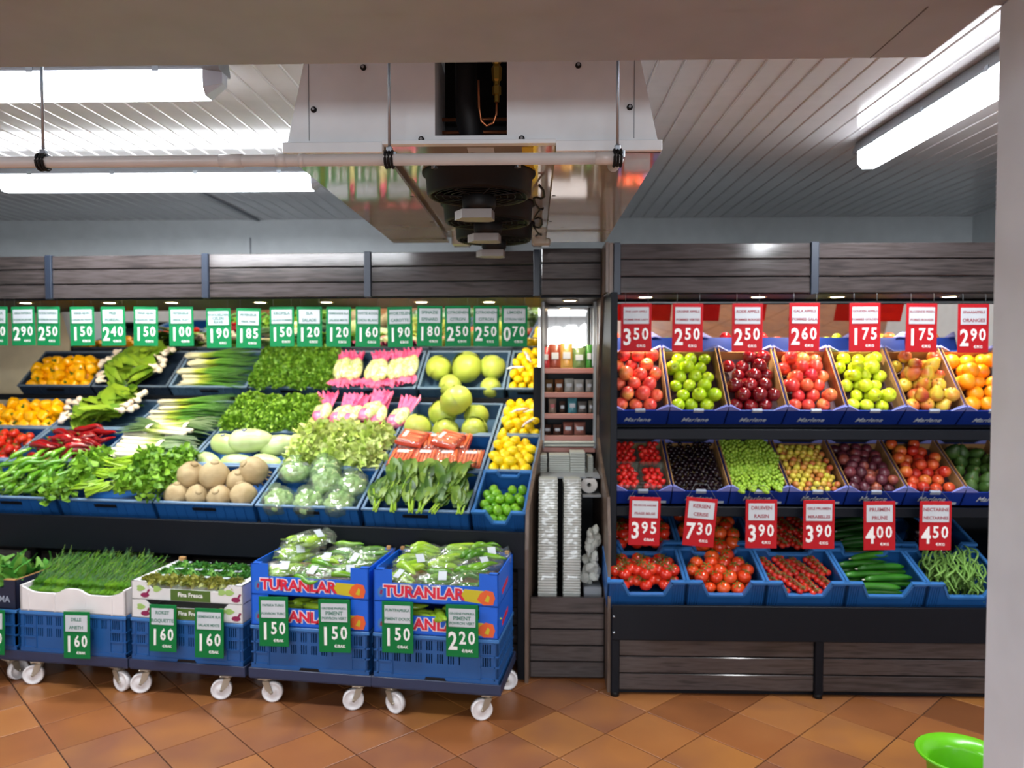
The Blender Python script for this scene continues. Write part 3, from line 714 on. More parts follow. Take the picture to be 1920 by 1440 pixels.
def leaf(q, p, d, up, L, Wd, bend=.3, mi=0, ns=3, ruffle=0.0, nw=2):
    """a leaf blade from p along d, folded about its midrib"""
    d = d.normalized(); s_ = d.cross(up).normalized(); nrm = s_.cross(d).normalized(); vs = []
    for i in range(ns + 1):
        t = i / ns; c = p + d * (L * t) - nrm * (bend * L * t * t); wv = Wd * math.sin(PI * min(.97, .12 + .88 * t)) ** .7
        for k in range(-1, 2): vs.append(c + s_ * (k * wv) + nrm * (abs(k) * wv * .35 + (U(-ruffle, ruffle) * Wd if k else 0)))
    fs = []
    for i in range(ns):
        for k in range(2): a = i * 3 + k; fs.append((a, a + 1, a + 4, a + 3))
    q.add(vs, fs, mi, True)
def rdir(zmin=-.2):
    while True:
        v = Vector((U(-1, 1), U(-1, 1), U(zmin, 1)))
        if .1 < v.length < 1: return v.normalized()
def clump_mesh(name, mat, R_, n, ls, sz=(1, 1, .6), core=True, ruffle=.4, zmin=-.1, wratio=.6):
    q = MB()
    for i in range(n):
        v = rdir(zmin); p = Vector((v.x * R_ * sz[0], v.y * R_ * sz[1], v.z * R_ * sz[2])) * U(.72, .98)
        d = (v + rdir(-1) * .9).normalized()
        leaf(q, p, d, rdir(-.5), ls * U(.7, 1.3), ls * wratio * U(.7, 1.2), U(-.1, .6), 0, 2, ruffle)
    if core: q.ball((0, 0, 0), R_ * .74, 10, 6, 0, sz)
    return q.mesh(name, [mat])
ME = {}
ME['apk'] = [apple_mesh('pink_apple', M_['apk'], .038)]
ME['agr'] = [apple_mesh('green_apple', M_['agr'], .036)]
ME['adk'] = [apple_mesh('dark_red_apple', M_['adk'], .037, 1.02)]
ME['aga'] = [apple_mesh('red_apple', M_['aga'], .036)]
ME['ago'] = [apple_mesh('yellow_green_apple', M_['ago'], .036)]
ME['pear'] = [pear_mesh('blushed_pear', M_['pear']), apple_mesh('blushed_pear', M_['pear'], .037)]
ME['ora'] = [ball_mesh('orange', M_['ora'], .041)]
ME['lem'] = [citrus_mesh('lemon', M_['lem'], .029, .036)]
ME['lim'] = [citrus_mesh('lime', M_['lim'], .026, .030)]
ME['tomr'] = [tomato_mesh('tomato', M_['tomr'], .036)]
ME['tom'] = [tomato_mesh('tomato', M_['tom'], .033)]
ME['tomc'] = [tomato_mesh('cherry_tomato', M_['tomc'], .0145)]
ME['bell'] = [bell_mesh()]
ME['redp'] = [pointed_mesh('pointed_pepper', M_['redp'], .2, .02, .03, s) for s in range(3)]
ME['grp'] = [pointed_mesh('green_pepper', M_['grp'], .15, .015, .022, s) for s in range(3)]
ME['lpep'] = [pointed_mesh('pale_pepper', M_['lpep'], .15, .022, .018, s) for s in range(3)]
ME['cab'] = [None]
def cabbage(name, r):
    q = MB(); q.ball((0, 0, 0), r, 24, 14, 0, (1, 1, .92))
    for k in range(7):   # outer leaves hugging the head
        a0_ = k * 2.4; vs = []; n_ = 7
        for i in range(n_):
            for j in range(n_):
                u_ = (i / (n_ - 1) - .5) * 1.5; v_ = (j / (n_ - 1)) * 1.75 - .55
                rr = r * (1.03 + .05 * (k % 3) + .03 * max(0, v_ - .9) + .012 * math.sin(9 * u_ + k))
                th = v_ - .2; ph = a0_ + u_ * (1 - .4 * max(0, v_ - .6))
                vs.append((rr * math.cos(th) * math.cos(ph), rr * math.cos(th) * math.sin(ph), rr * math.sin(th) * .92))
        q.add(vs, [(i * n_ + j, (i + 1) * n_ + j, (i + 1) * n_ + j + 1, i * n_ + j + 1) for i in range(n_ - 1) for j in range(n_ - 1)], 0, True)
    return q.mesh(name, [M_['cab']])
ME['cab'] = [cabbage('white_cabbage', .088)]
def celeriac():
    q = MB(); rn = random.Random(3); n, m = 20, 12
    pr = [(math.sin(PI * i / m) * .068 * (1 + .12 * (1 - i / m)), -math.cos(PI * i / m) * .072) for i in range(m + 1)]
    q.lathe(pr, n, 0, True, None, lambda a, t: 1 + .04 * math.sin(3 * a + 8 * t) + .03 * math.sin(7 * a - 11 * t))
    for k in range(14):
        a = rn.uniform(0, 6.28); q.tube([(.04 * math.cos(a), .04 * math.sin(a), -.05), (.055 * math.cos(a), .055 * math.sin(a), -.072)], [.005, .002], 5, 0)
    q.lathe([(.022, .066), (.018, .078), (0, .076)], 10)
    return q.mesh('celeriac', [M_['cel']])
ME['cel'] = [celeriac()]
ME['squash'] = [prof_mesh('pale_squash', [(0, -.12), (.03, -.115), (.058, -.085), (.068, -.03), (.064, .03), (.05, .08), (.03, .112), (.012, .122), (0, .12)], [M_['squash']], 18)]
ME['mira'] = [ball_mesh('small_plum', M_['mira'], .0165, 1, 1.05, 10, 8)]
ME['cher'] = [ball_mesh('black_cherry', M_['cher'], .0125, 1, .95, 10, 7, lambda q: q.tube([(0, 0, .01), (.006, .003, .035)], .0007, 4, 1), [M_['cher'], M_['vine']])]
ME['plum'] = [ball_mesh('plum', M_['plum'], .029, 1, 1.12, 12, 8)]
ME['nect'] = [ball_mesh('nectarine', M_['nect'], .031, 1, .96, 12, 8)]
ME['avo'] = [pear_mesh('avocado', M_['avo'])]
ME['straw'] = [prof_mesh('strawberry', [(0, -.019), (.007, -.016), (.014, -.004), (.0165, .006), (.012, .014), (0, .016)], [M_['straw'], M_['stem']], 10, None, tomato_extra(.017))]
def cuc(name, mat, L, r):
    q = MB(); pts = [(L * t / 10, .012 * math.sin(t * PI / 10), 0) for t in range(11)]
    q.tube(pts, [r * .35] + [r * .85] + [r] * 7 + [r * .85, r * .3], 10); q.tube([(-.012, 0, 0), (.002, 0, 0)], .004, 5, 1)
    return q.mesh(name, [mat, M_['bulb']])
ME['cuc'] = [cuc('cucumber', M_['cuc'], .26, .019)]; ME['cucd'] = [cuc('cucumber', M_['cucd'], .28, .02)]
ME['aub'] = [prof_mesh('aubergine', [(0, -.11), (.025, -.105), (.042, -.07), (.042, -.03), (.03, .03), (.02, .08), (.016, .1), (0, .102)], [M_['aub'], M_['stem']], 16, None, lambda q: q.lathe([(.02, .08), (.019, .1), (.006, .105), (.005, .13), (0, .13)], 8, 1))]
def bean(seed):
    q = MB(); c = .02 + .01 * seed; pts = [(.12 * (t / 6 - .5), c * math.sin(PI * t / 6), 0) for t in range(7)]
    q.tube(pts, [.0015, .0035, .004, .004, .004, .0035, .001], 6); return q.mesh('green_bean', [M_['bean']])
ME['bean'] = [bean(0), bean(1), bean(-1)]
ME['pars'] = [clump_mesh('parsley', M_['pars'], .10, 420, .02, (1, .9, .55)) for _ in range(2)]
ME['parsd'] = [clump_mesh('parsley', M_['parsd'], .095, 420, .02, (1, .9, .6)) for _ in range(2)]
ME['fris'] = [clump_mesh('lettuce_head', M_['fris'], .088, 170, .05, (1, 1, .75), True, .8, -.2, .5) for _ in range(2)]
def dill_mesh():
    q = MB()
    for i in range(130):
        a = U(-.5, .5); p = Vector((U(-.03, .03), 0, U(0, .03))); d = Vector((a * .5, 1, U(-.05, .28))).normalized(); L = U(.2, .32)
        for k in range(5):
            c = p + d * (L * (k + 1) / 5.5); v = (d + rdir(-.4) * .6).normalized()
            leaf(q, c, v, rdir(-.3), .05, .0035, U(-.2, .4), 0, 1)
        q.tube([p, p + d * L], .0011, 3, 1, cap=False)
    return q.mesh('dill_bunch', [M_['dill'], M_['grp']])
ME['dill'] = [dill_mesh() for _ in range(2)]
def onion_bunch():
    q = MB()
    for i in range(16):
        y = U(-.035, .035); z = U(-.012, .02); L = U(.42, .52); f = y * 1.8
        pts = [(0, y, z), (.05, y * .9, z), (.15, y * .8, z), (.3, y + f * .4, z + .006), (L, y + f, z + U(-.015, .01))]
        q.tube(pts, [.009, .0065, .0045, .0045, .0015], 6, 0, flat=.8)
        for k in range(3): q.tube([(0, y, z), (-.014, y + U(-.01, .01), z + U(-.008, .008))], .0008, 3, 0, cap=False)
    return q.mesh('spring_onion_bunch', [M_['sonion']])
ME['son'] = [onion_bunch() for _ in range(2)]
def leek_mesh(s):
    q = MB(); q.tube([(0, 0, 0), (.05, 0, 0), (.2, 0, 0), (.3, 0, 0)], [.014, .0125, .0125, .016], 10)
    for k in range(5):
        leaf(q, Vector((.26, (k - 2) * .006, .004)), Vector((1, (k - 2) * .14, U(0, .15))), Vector((0, 0, 1)), U(.2, .28), .014, .15, 0, 4)
    return q.mesh('leek', [M_['leek']])
ME['leek'] = [leek_mesh(0), leek_mesh(1)]

def rand_rot(mode):
    if mode == 'any': return Euler((U(0, 6.28), U(0, 6.28), U(0, 6.28))).to_matrix().to_4x4()
    if mode == 'up': return Euler((U(-.5, .5) - .2, U(-.5, .5), U(0, 6.28))).to_matrix().to_4x4()
    return Euler((PI / 2 + U(-.3, .3), 0, U(0, 6.28))).to_matrix().to_4x4()
def heap(M, x0, x1, y0, y1, z, r, me, name, look, place, cat, mode='any', top=1.0, layers=2, jit=.12, mound=0.0, zs=1.0, sp=1.0, shrink=0):
    """fruit by fruit, hexagonally packed, second layer resting in the hollows"""
    cnt = 0
    for lay in range(layers):
        dy = r * 1.76 * sp; dx = r * 2.03 * sp; off = lay
        yy0 = y0 + r + off * (r * .9); row = 0; y = yy0
        while y < y1 - r * .8 - off * shrink * r:
            xs = x0 + r + ((row + lay) % 2) * r * sp + off * shrink * r; col = 0; x = xs
            while x < x1 - r * .8 - off * shrink * r:
                u_, v_ = (x - x0) / (x1 - x0) * 2 - 1, (y - y0) / (y1 - y0) * 2 - 1
                keep = lay == 0 or random.random() < top
                if keep:
                    zz_ = z + lay * r * 1.25 * zs + mound * (1 - u_ * u_) * (1 - v_ * v_) + U(-jit, jit) * r
                    k = U(.92, 1.06)
                    Mx = M @ T(x + U(-jit, jit) * r, y + U(-jit, jit) * r, zz_) @ rand_rot(mode) @ Matrix.Scale(k, 4)
                    L_ = 'top layer' if lay else 'bottom layer'
                    thing(name, '%s, %s, %s row, %s, in %s' % (look, L_, ORD[min(row, 17)], from_left(min(col, 17)), place), cat, Mx, '%s in %s' % (cat if cat.endswith('s') else cat + 's', place), random.choice(me)); cnt += 1
                x += dx; col += 1
            y += dy; row += 1
    return cnt

# ------------------------------------------------------------------ LEFT UNIT
ROWS = {'A': (0, .872, 0, TH), 'B': (0, .872, .396, TH), 'C': (0, .872, .792, TH), 'D': (1.1, 1.478, 0, 41.5)}
RN = {'A': 'bottom', 'B': 'second', 'C': 'third', 'D': 'top'}
def boxM(row, k):
    y0, z0, s_, th = ROWS[row]
    x = -.295 if k < 0 else -.3 - .615 * (k + 1) + .007
    return LM @ T(x, y0, z0) @ RX(th) @ T(0, s_, 0)
CON = {'A': ['chard', 'bagged cauliflower', 'celeriac', 'leafy celery', 'green peppers', 'green peppers past the frame'],
       'B': ['packed carrots', 'pale lettuce', 'pale squash', 'leeks', 'red pointed peppers', 'tomatoes'],
       'C': ['heaped cabbages', 'pink bagged lettuce', 'curly parsley', 'spring onions', 'bulb onions with leaves', 'yellow bell peppers', 'yellow bell peppers'],
       'D': ['cabbages', 'pink bagged lettuce', 'curly parsley', 'spring onions', 'bulb onions with leaves', 'yellow bell peppers']}
BM = {}
for row in 'ABCD':
    for k, c in enumerate(CON[row][:6]):
        M = boxM(row, k); BM[row, k] = M
        cc = ('crated', 'rimd') if row == 'D' and k >= 4 else (('crate', 'rim') if row in 'CD' else ('crateb', 'rim'))
        tray_crate('blue crate of %s in the %s row of the vegetable display' % (c, RN[row]), M, c=cc[0], r=cc[1], h=.125 if row != 'D' else .095)
    if row != 'A':
        BM[row, -1] = boxM(row, -1); tray_crate('narrow crate of lemons in the %s row of the vegetable display' % RN[row], BM[row, -1], w=.288, c='crate' if row in 'CD' else 'crateb')
BM['A', -1] = boxM('A', -1)
notch_crate('narrow notched blue crate of limes at the right end of the bottom row', BM['A', -1] @ T(0, .0, .005), w=.288, l=.385, h=.13, depth=.07)
WI, LI = .602, .392
# lemons and limes
for row in 'BCD':
    heap(BM[row, -1], .015, .275, .015, .38, -.02, .031, ME['lem'], 'lemon', 'yellow lemon', '%s row lemon crate' % RN[row], 'lemon', 'any', .75 if row != 'B' else .45, mound=.012 if row != 'B' else 0)
def net_label(M, place):
    q = MB(); vs = []; 
    q.tube([(-.06, 0, 0), (-.02, .004, .004), (.03, -.004, .006), (.07, .0, 0)], [.003, .011, .013, .003], 8, 0, flat=.4)
    q.box(-.018, .018, -.012, .012, .0065, .008, 1)
    thing('net_label', 'white paper band of a lemon net in the %s' % place, 'label', M, 'paper bands of lemon nets', q.mesh('net_label', [M_['paper'], plain('violet print', '4A3C9C', .5)]))
net_label(BM['D', -1] @ T(.12, .27, .055) @ RZ(-60), 'top row lemon crate, upper'); net_label(BM['D', -1] @ T(.05, .15, .055) @ RZ(10), 'top row lemon crate, lower')
net_label(BM['C', -1] @ T(.12, .2, .055) @ RZ(30), 'third row lemon crate, middle'); net_label(BM['C', -1] @ T(.2, .05, .055) @ RZ(60), 'third row lemon crate, front'); net_label(BM['C', -1] @ T(.21, .2, .055) @ RZ(20), 'third row lemon crate, right')
heap(BM['A', -1], .02, .27, .02, .30, -.075, .027, ME['lim'], 'lime', 'small green lime', 'notched lime crate', 'lime', 'any', .7, mound=.01)
# cabbages
def cab(row, k, pts):
    for i, (x, y, z, s_) in enumerate(pts):
        nm = ['at the left', 'lying low in front', 'large one in the middle', 'at the right rear', 'small one at the right front', 'topmost of the heap', 'rear left', 'front middle'][i]
        thing('white_cabbage', 'pale green cabbage, %s, in the %s row cabbage crate' % (nm, RN[row]), 'cabbage', BM[row, k] @ T(x, y, z) @ rand_rot('up') @ Matrix.Scale(s_, 4), 'cabbages in the %s row' % RN[row], ME['cab'][0])
cab('D', 0, [(.12, .2, .0, .98), (.22, .06, -.03, .85), (.32, .18, .03, 1.15), (.49, .22, 0, .95), (.50, .06, -.04, .75)])
cab('C', 0, [(.10, .08, -.01, .95), (.28, .07, -.03, .95), (.23, .22, .02, 1.0), (.45, .22, 0, .85), (.46, .08, -.02, .9), (.33, .2, .12, 1.1)])
# yellow bell peppers
for row, k in (('D', 5), ('C', 5)):
    heap(BM[row, k], .03, .57, .02, .37, -.045 if row == 'D' else -.03, .044, ME['bell'], 'bell_pepper', 'yellow bell pepper', '%s yellow pepper crate' % RN[row], 'pepper', 'any', .8)
# celeriac
for i, (x, y, z, s_) in enumerate([(.085, .095, -.02, 1), (.22, .09, -.02, .95), (.36, .085, -.02, 1), (.50, .10, -.01, 1.05), (.14, .2, .05, 1.12), (.29, .19, .06, 1.2), (.42, .21, .01, 1.0), (.50, .26, .05, 1.15), (.1, .3, -.05, .9)]):
    nm = ['front left corner', 'front row, second from left', 'front row, third from left', 'front right corner', 'left of the two big ones on top', 'biggest one in the middle', 'right of the biggest one', 'upper right of the heap', 'rear left corner'][i]
    thing('celeriac', 'rough beige celeriac root, %s of its crate' % nm, 'celeriac', BM['A', 2] @ T(x, y, z) @ rand_rot('up') @ Matrix.Scale(s_, 4), 'celeriac in the bottom row', ME['cel'][0])
# pale squash
for i, (x, y, z, rz, s_) in enumerate([(.09, .07, -.04, 60, .85), (.27, .07, -.04, 100, .85), (.47, .07, -.04, 80, .9), (.16, .2, .01, 75, 1.0), (.33, .19, .05, 95, 1.15), (.49, .22, .0, 110, 1.0), (.3, .33, -.03, 90, .8)]):
    nm = ['front left', 'front middle', 'front right', 'behind front left with violet sticker', 'largest one on top with violet sticker', 'right of the largest', 'rear middle'][i]
    o = thing('pale_squash', 'smooth whitish green squash, %s of its crate' % nm, 'squash', BM['B', 2] @ T(x, y, z) @ RZ(rz) @ RX(90) @ Matrix.Scale(s_, 4), 'pale squashes in the second row', ME['squash'][0])
    if 'sticker' in nm:
        q = MB(); q.lathe([(0, .001), (.009, 0)], 14, 0); q.lathe([(.009, 0), (.014, -.001)], 14, 1)
        q.obj('sticker', [M_['card'], bpy.data.materials['violet print']], o, T(.0, .069, -.02) @ RX(-90))
# red pointed peppers, tomatoes, green peppers
def lay_long(M, me, name, look, place, cat, n, x0, x1, y0, y1, z, zt, rz, spread, L=0, scale=1, cols=0):
    names = ['bottom', 'middle', 'top']
    cols = cols or 2; rows = math.ceil(n / 3 / cols)
    for i in range(n):
        lv = i // (rows * cols); rr = (i % (rows * cols)) // cols; cc = i % cols; t = min(1, lv / 2 + U(-.15, .15))
        x = x0 + (x1 - x0) * (cc + U(.2, .8)) / cols; y = y0 + (y1 - y0) * (rr + U(.2, .8)) / rows
        Mx = M @ T(x, y, z + (zt - z) * t + U(-.006, .006)) @ RZ(rz + U(-spread, spread)) @ RX(U(0, 360)) @ Matrix.Scale(scale * U(.9, 1.12), 4)
        thing(name, '%s, %s layer, %s row, %s, in %s' % (look, names[lv], ORD[rr], from_left(cc), place), cat, Mx, '%s in %s' % (cat, place), random.choice(me))
lay_long(BM['B', 4], ME['redp'], 'pointed_pepper', 'dark red pointed pepper', 'its crate', 'red pointed pepper', 44, .04, .40, .04, .35, -.05, .055, 0, 22, cols=2)
heap(BM['B', 5], .02, .58, .02, .37, -.03, .036, ME['tom'], 'tomato', 'red tomato', 'second row tomato crate', 'tomato', 'up', .8)
lay_long(BM['A', 4], ME['grp'], 'green_pepper', 'green pointed pepper', 'its crate', 'green pepper', 90, .06, .52, .03, .34, -.05, .055, 80, 50, cols=5)
# parsley crates
for row, k, key in (('D', 2, 'parsd'), ('C', 2, 'pars')):
    for j in range(3):
        for i in range(4):
            thing('parsley_bunch', 'bushy curly parsley bunch, %s row, %s, in %s row' % (ORD[j], from_left(i), RN[row]), 'parsley', BM[row, k] @ T(.075 + i * .15 + U(-.01, .01), .07 + j * .125, .01 + U(0, .02)) @ RZ(U(0, 360)), 'parsley bunches in the %s row' % RN[row], random.choice(ME[key]))
# pale lettuce heads
for j in range(2):
    for i in range(3):
        thing('frilly_lettuce', 'frilly pale green lettuce, %s row, %s, in its crate' % (['front', 'back'][j], from_left(i)), 'lettuce', BM['B', 1] @ T(.11 + i * .19, .10 + j * .18, .0 + .02 * j) @ RZ(U(0, 360)) @ Matrix.Scale(1.12, 4), 'lettuce heads in the second row', random.choice(ME['fris']))
# spring onions
for row, k in (('D', 3), ('C', 3)):
    for i in range(9):
        j = i if i < 5 else i - 5
        nm = '%s from the front in the %s layer' % (ORD[j] if j else 'first', 'lower' if i < 5 else 'upper')
        thing('spring_onion_bunch', 'spring onion bunch with white ends, %s, %s row' % (nm, RN[row]), 'spring onions', BM[row, k] @ T(.035 + .05 * (i % 2), .04 + .075 * j + (.03 if i > 4 else 0), -.045 + (.05 if i > 4 else 0) + .01 * j) @ RZ(U(-3, 6)), 'spring onions in the %s row' % RN[row], random.choice(ME['son']))
# leeks tied with a band
for i, (x, y, z, rz) in enumerate([(.02, .28, .02, 2), (.06, .16, .04, -6), (.0, .06, .01, 6), (.5, .26, .05, 172), (.12, .04, .05, -2), (.05, .22, -.03, 3), (.1, .33, .03, 6)]):
    b_ = thing('leek_bundle', 'bundle of leeks tied with a white band, %s' % ['second from the back', 'in the middle, slanting', 'at the front left', 'reversed with its white end at the right', 'at the very front', 'underneath the others', 'at the very back'][i], 'leeks', BM['B', 3] @ T(x, y, z) @ RZ(rz), 'leek bundles in the second row')
    for k in range(4):
        put('leek', random.choice(ME['leek']), b_, T(U(0, .03), -.035 + .023 * k, .012 * (k % 2)) @ RX(U(-15, 15)))
    q = MB(); q.tube([(.30, 0, .005), (.325, 0, .005)], .05, 14, flat=.5, cap=False); q.obj('band', M_['paper'], b_)
# bulb onions with broad leaves
def bulb_bunch(M, label, n_leaf, grp, bulbs):
    b_ = thing('bulb_onion_bunch', label, 'onion bunch', M, grp)
    q = MB()
    for i in range(n_leaf): leaf(q, Vector((U(-.02, .02), U(-.05, .05), U(-.02, .04))), Vector((1, U(-.9, .9), U(-.1, .5))), Vector((0, 0, 1)), U(.14, .25), U(.025, .05), U(.1, .6), 0, 4, .25)
    q.obj('leaves', M_['leaf'], b_)
    for i in range(bulbs):
        y = (i - bulbs / 2) * .035; x = -.05 + U(-.03, .02)
        q = MB(); q.lathe([(0, -.024), (.012, -.022), (.023, -.006), (.02, .008), (.009, .024), (.006, .05)], 12); q.obj('bulb', M_['bulb'], b_, T(x, y, U(.0, .04)) @ RY(80 + U(-25, 25)) @ RZ(U(-20, 20)))
for row, k in (('D', 4), ('C', 4)):
    arr = [(.14, .3, .02, 10), (.10, .2, .05, -25), (.12, .08, .02, 5), (.46, .12, .05, 185), (.42, .3, .05, 160), (.32, .2, .02, 90)]
    for i, (x, y, z, rz) in enumerate(arr):
        bulb_bunch(BM[row, k] @ T(x, y, z) @ RZ(rz), 'onion bunch with white bulbs and broad green leaves, %s of its %s row crate' % (['back left', 'middle left', 'front left', 'front right', 'back right', 'centre'][i], RN[row]), 16, 'bulb onions in the %s row' % RN[row], 4)
# leafy celery
def celery(M, label, grp):
    b_ = thing('celery_bunch', label, 'celery', M, grp); q = MB()
    for i in range(14): q.tube([(-.12, U(-.03, .03), U(-.01, .03)), (0, U(-.03, .03), U(0, .04)), (.1, U(-.05, .05), U(0, .05))], [.007, .006, .003], 5)
    q.obj('stalks', M_['lpep'], b_)
    q = MB()
    for i in range(150):
        p = Vector((U(.04, .2), U(-.08, .08), U(-.02, .07))); leaf(q, p, rdir(-.1), rdir(-.3), U(.03, .05), U(.014, .024), U(0, .5), 0, 2, .4)
    q.obj('leaves', M_['pars'], b_)
for i, (x, y, z, rz) in enumerate([(.12, .08, .02, 200), (.3, .07, .03, 30), (.46, .08, .02, 0), (.2, .2, .03, 190), (.36, .22, .05, 5), (.5, .2, .03, 20), (.14, .32, .02, 170), (.3, .33, .04, 0), (.48, .33, .03, 10)]):
    celery(BM['A', 3] @ T(x, y, z) @ RZ(rz), 'leafy celery bunch, %s row, %s, in bottom row crate' % (ORD[i // 3], from_left(i % 3)), 'leafy celery in the bottom row')
# chard / spinach bunches
def chard(M, label, grp):
    b_ = thing('chard_bunch', label, 'chard', M, grp); q = MB(); s2 = MB()
    for i in range(26):
        x = U(-.06, .06); d = Vector((U(-.35, .35), 1, U(.1, .7)))
        leaf(q, Vector((x * .5, -.10 + U(0, .12), U(0, .03))), d, Vector((0, 0, 1)), U(.10, .17), U(.02, .036), U(.2, .9), 0, 4, .35)
    for i in range(8): s2.tube([(U(-.02, .02), -.15, U(0, .02)), (U(-.04, .04), .02, U(.02, .04))], [.004, .003], 5)
    q.obj('leaves', M_['chard'], b_); s2.obj('stalks', M_['lpep'], b_)
for i in range(11):
    j = i % 6; r_ = i // 6
    chard(BM['A', 0] @ T(.07 + j * .093 + r_ * .05, .12 + r_ * .15, .0 + r_ * .02) @ RZ(U(-20, 20)), 'dark green leafy chard bunch, %s row, %s, in its crate' % (['front', 'back'][r_], from_left(j)), 'chard bunches in the bottom row')
# pink printed bags of lettuce hearts
def lettuce_bag(M, label, grp, flip):
    b_ = thing('lettuce_bag', label, 'bagged lettuce', M, grp)
    for k in range(2):
        q = MB(); pr = [(0, -.1), (.02, -.095), (.038, -.06), (.043, 0), (.038, .05), (.024, .085), (0, .1)]
        q.lathe(pr, 14, 0, True, None, lambda a, t: 1 + .05 * math.sin(5 * a + 9 * t)); q.obj('lettuce_heart', M_['romaine'], b_, T(-.022 + .044 * k, .17, .01 + .012 * k) @ RX(90))
    def ruff(y0_, y1_, z_, sgn, wd):
        q = MB(); vs = []; n_ = 28; ph = U(0, 6); am = [U(.3, 1.1) for _ in range(40)]
        for j in range(4):
            t = j / 3; y = y0_ + (y1_ - y0_) * t
            for i in range(n_ + 1):
                x = (i / n_ - .5) * (wd * (.75 + .45 * t)); vs.append((x + .006 * math.sin(i * .9 + ph), y + .016 * math.sin(i * .8 + ph * 2) * t * am[i], z_ + .03 * t * sgn + .016 * (.3 + t) * am[i] * math.sin(i * 1.1 + j * .5 + ph)))
        q.add(vs, [(j * (n_ + 1) + i, j * (n_ + 1) + i + 1, (j + 1) * (n_ + 1) + i + 1, (j + 1) * (n_ + 1) + i) for j in range(3) for i in range(n_)], 0, True); return q
    if flip: # pink crumpled top at the back, pink print low at the front
        ruff(.25, .40, .0, 1.6, .13).obj('pink_bag_top', M_['pinkb'], b_)
        q = MB(); q.lathe([(0, -.098), (.03, -.09), (.05, -.05), (.053, -.02)], 14, 0, True, None, lambda a, t: 1 + .05 * math.sin(5 * a)); q.obj('pink_bag_base', M_['pinkb'], b_, T(0, .16, .012) @ RX(-90) @ Matrix.Diagonal((1.2, .9, 1, 1)) )
    else:
        ruff(.10, .0, .0, .7, .14).obj('pink_bag_end', M_['pinkb'], b_); ruff(.26, .36, .0, .6, .12).obj('pink_bag_top', M_['pinkb'], b_)
    q = MB(); q.lathe([(0, -.115), (.03, -.105), (.05, -.06), (.055, 0), (.05, .06), (.03, .1), (0, .11)], 14, 0, True, None, lambda a, t: 1 + .06 * math.sin(4 * a + 6 * t)); q.obj('clear_film', M_['film'], b_, T(0, .17, .012) @ RX(90) @ Matrix.Diagonal((1.15, .85, 1, 1)))
for row, k, fl_ in (('D', 1, False), ('C', 1, True)):
    for i in range(6):
        lettuce_bag(BM[row, k] @ T(.06 + i * .096, .0 + U(-.01, .02), .0 + (.045 if i in (3,) and fl_ else U(0, .02))) @ RZ(U(-12, 12)), 'clear pink-printed bag of lettuce hearts, %s, %s row' % (from_left(i), RN[row]), 'bagged lettuce in the %s row' % RN[row], fl_)
# packed carrots
def carrot_pack(M, label):
    p = thing('carrot_pack', label, 'carrots', M, 'packed carrots in the second row')
    q = MB(); q.bbox(-.065, .065, -.08, .08, -.02, -.006, .004); q.box(-.07, -.065, -.085, .085, -.02, .006); q.box(.065, .07, -.085, .085, -.02, .006); q.obj('tray', M_['carlabel'], p)
    for k in range(6):
        q = MB(); q.tube([(0, -.078, 0), (0, -.06, 0), (0, .05, 0), (0, .078, 0)], [.004, .011, .008, .003], 8); q.obj('carrot', M_['car'], p, T(-.052 + .021 * k, 0, .005 + U(0, .008)) @ RZ(U(-3, 3) + 180 * (k % 2)))
    q = MB(); q.bbox(-.035, .035, .03, .055, .019, .021, .001); q.obj('label', M_['paper'], p)
    q = MB(); q.bbox(-.071, .071, -.086, .086, -.021, .0185, .012); q.obj('clear_film', M_['film'], p)
for i in range(4): carrot_pack(BM['B', 0] @ T(.09 + i * .14, .11, .0) @ RZ(U(-5, 5)) @ RX(4), 'film-wrapped pack of carrots, front row, %s' % from_left(i))
for i in range(3): carrot_pack(BM['B', 0] @ T(.1 + i * .15, .30, .0) @ RZ(U(-6, 6)), 'film-wrapped pack of carrots, back row, %s' % from_left(i))
carrot_pack(BM['B', 0] @ T(.12, .27, .045) @ RZ(80) @ RX(3), 'film-wrapped pack of carrots lying across on top, left one'); carrot_pack(BM['B', 0] @ T(.35, .26, .045) @ RZ(70), 'film-wrapped pack of carrots lying across on top, right one')
# bagged cauliflower / broccoli
def cauli(M, label):
    p = thing('bagged_cauliflower', label, 'bagged vegetable', M, 'bagged cauliflower in the bottom row')
    q = MB(); q.ball((0, 0, 0), .07, 20, 12, 0, (1, 1, .7))
    for k in range(26): v = rdir(0); q.ball(tuple(Vector((v.x, v.y, v.z * .7)) * .062), .022, 8, 6)
    q.obj('head', M_['broc'], p)
    q = MB(); q.lathe([(0, -.055), (.06, -.05), (.092, -.02), (.095, .02), (.07, .055), (.03, .068), (.02, .075), (.034, .10), (.0, .09)], 22, 0, True, None, lambda a, t: 1 + .06 * math.sin(7 * a + 9 * t) + .04 * math.sin(13 * a)); q.obj('bag', M_['filmw'], p)
for i, (x, y, z, rx) in enumerate([(.1, .08, -.03, 0), (.28, .08, -.03, 10), (.46, .08, -.03, 0), (.14, .26, .04, -30), (.34, .22, .02, 20), (.5, .2, .0, 0), (.3, .32, .02, 0)]):
    cauli(BM['A', 1] @ T(x, y, z) @ RX(rx) @ RZ(U(0, 360)) @ Matrix.Scale(1.05, 4), 'cauliflower in a crinkled clear bag, %s' % ['front left', 'front middle', 'front right', 'upright one at back left', 'large one in the middle', 'right side', 'back middle'][i])

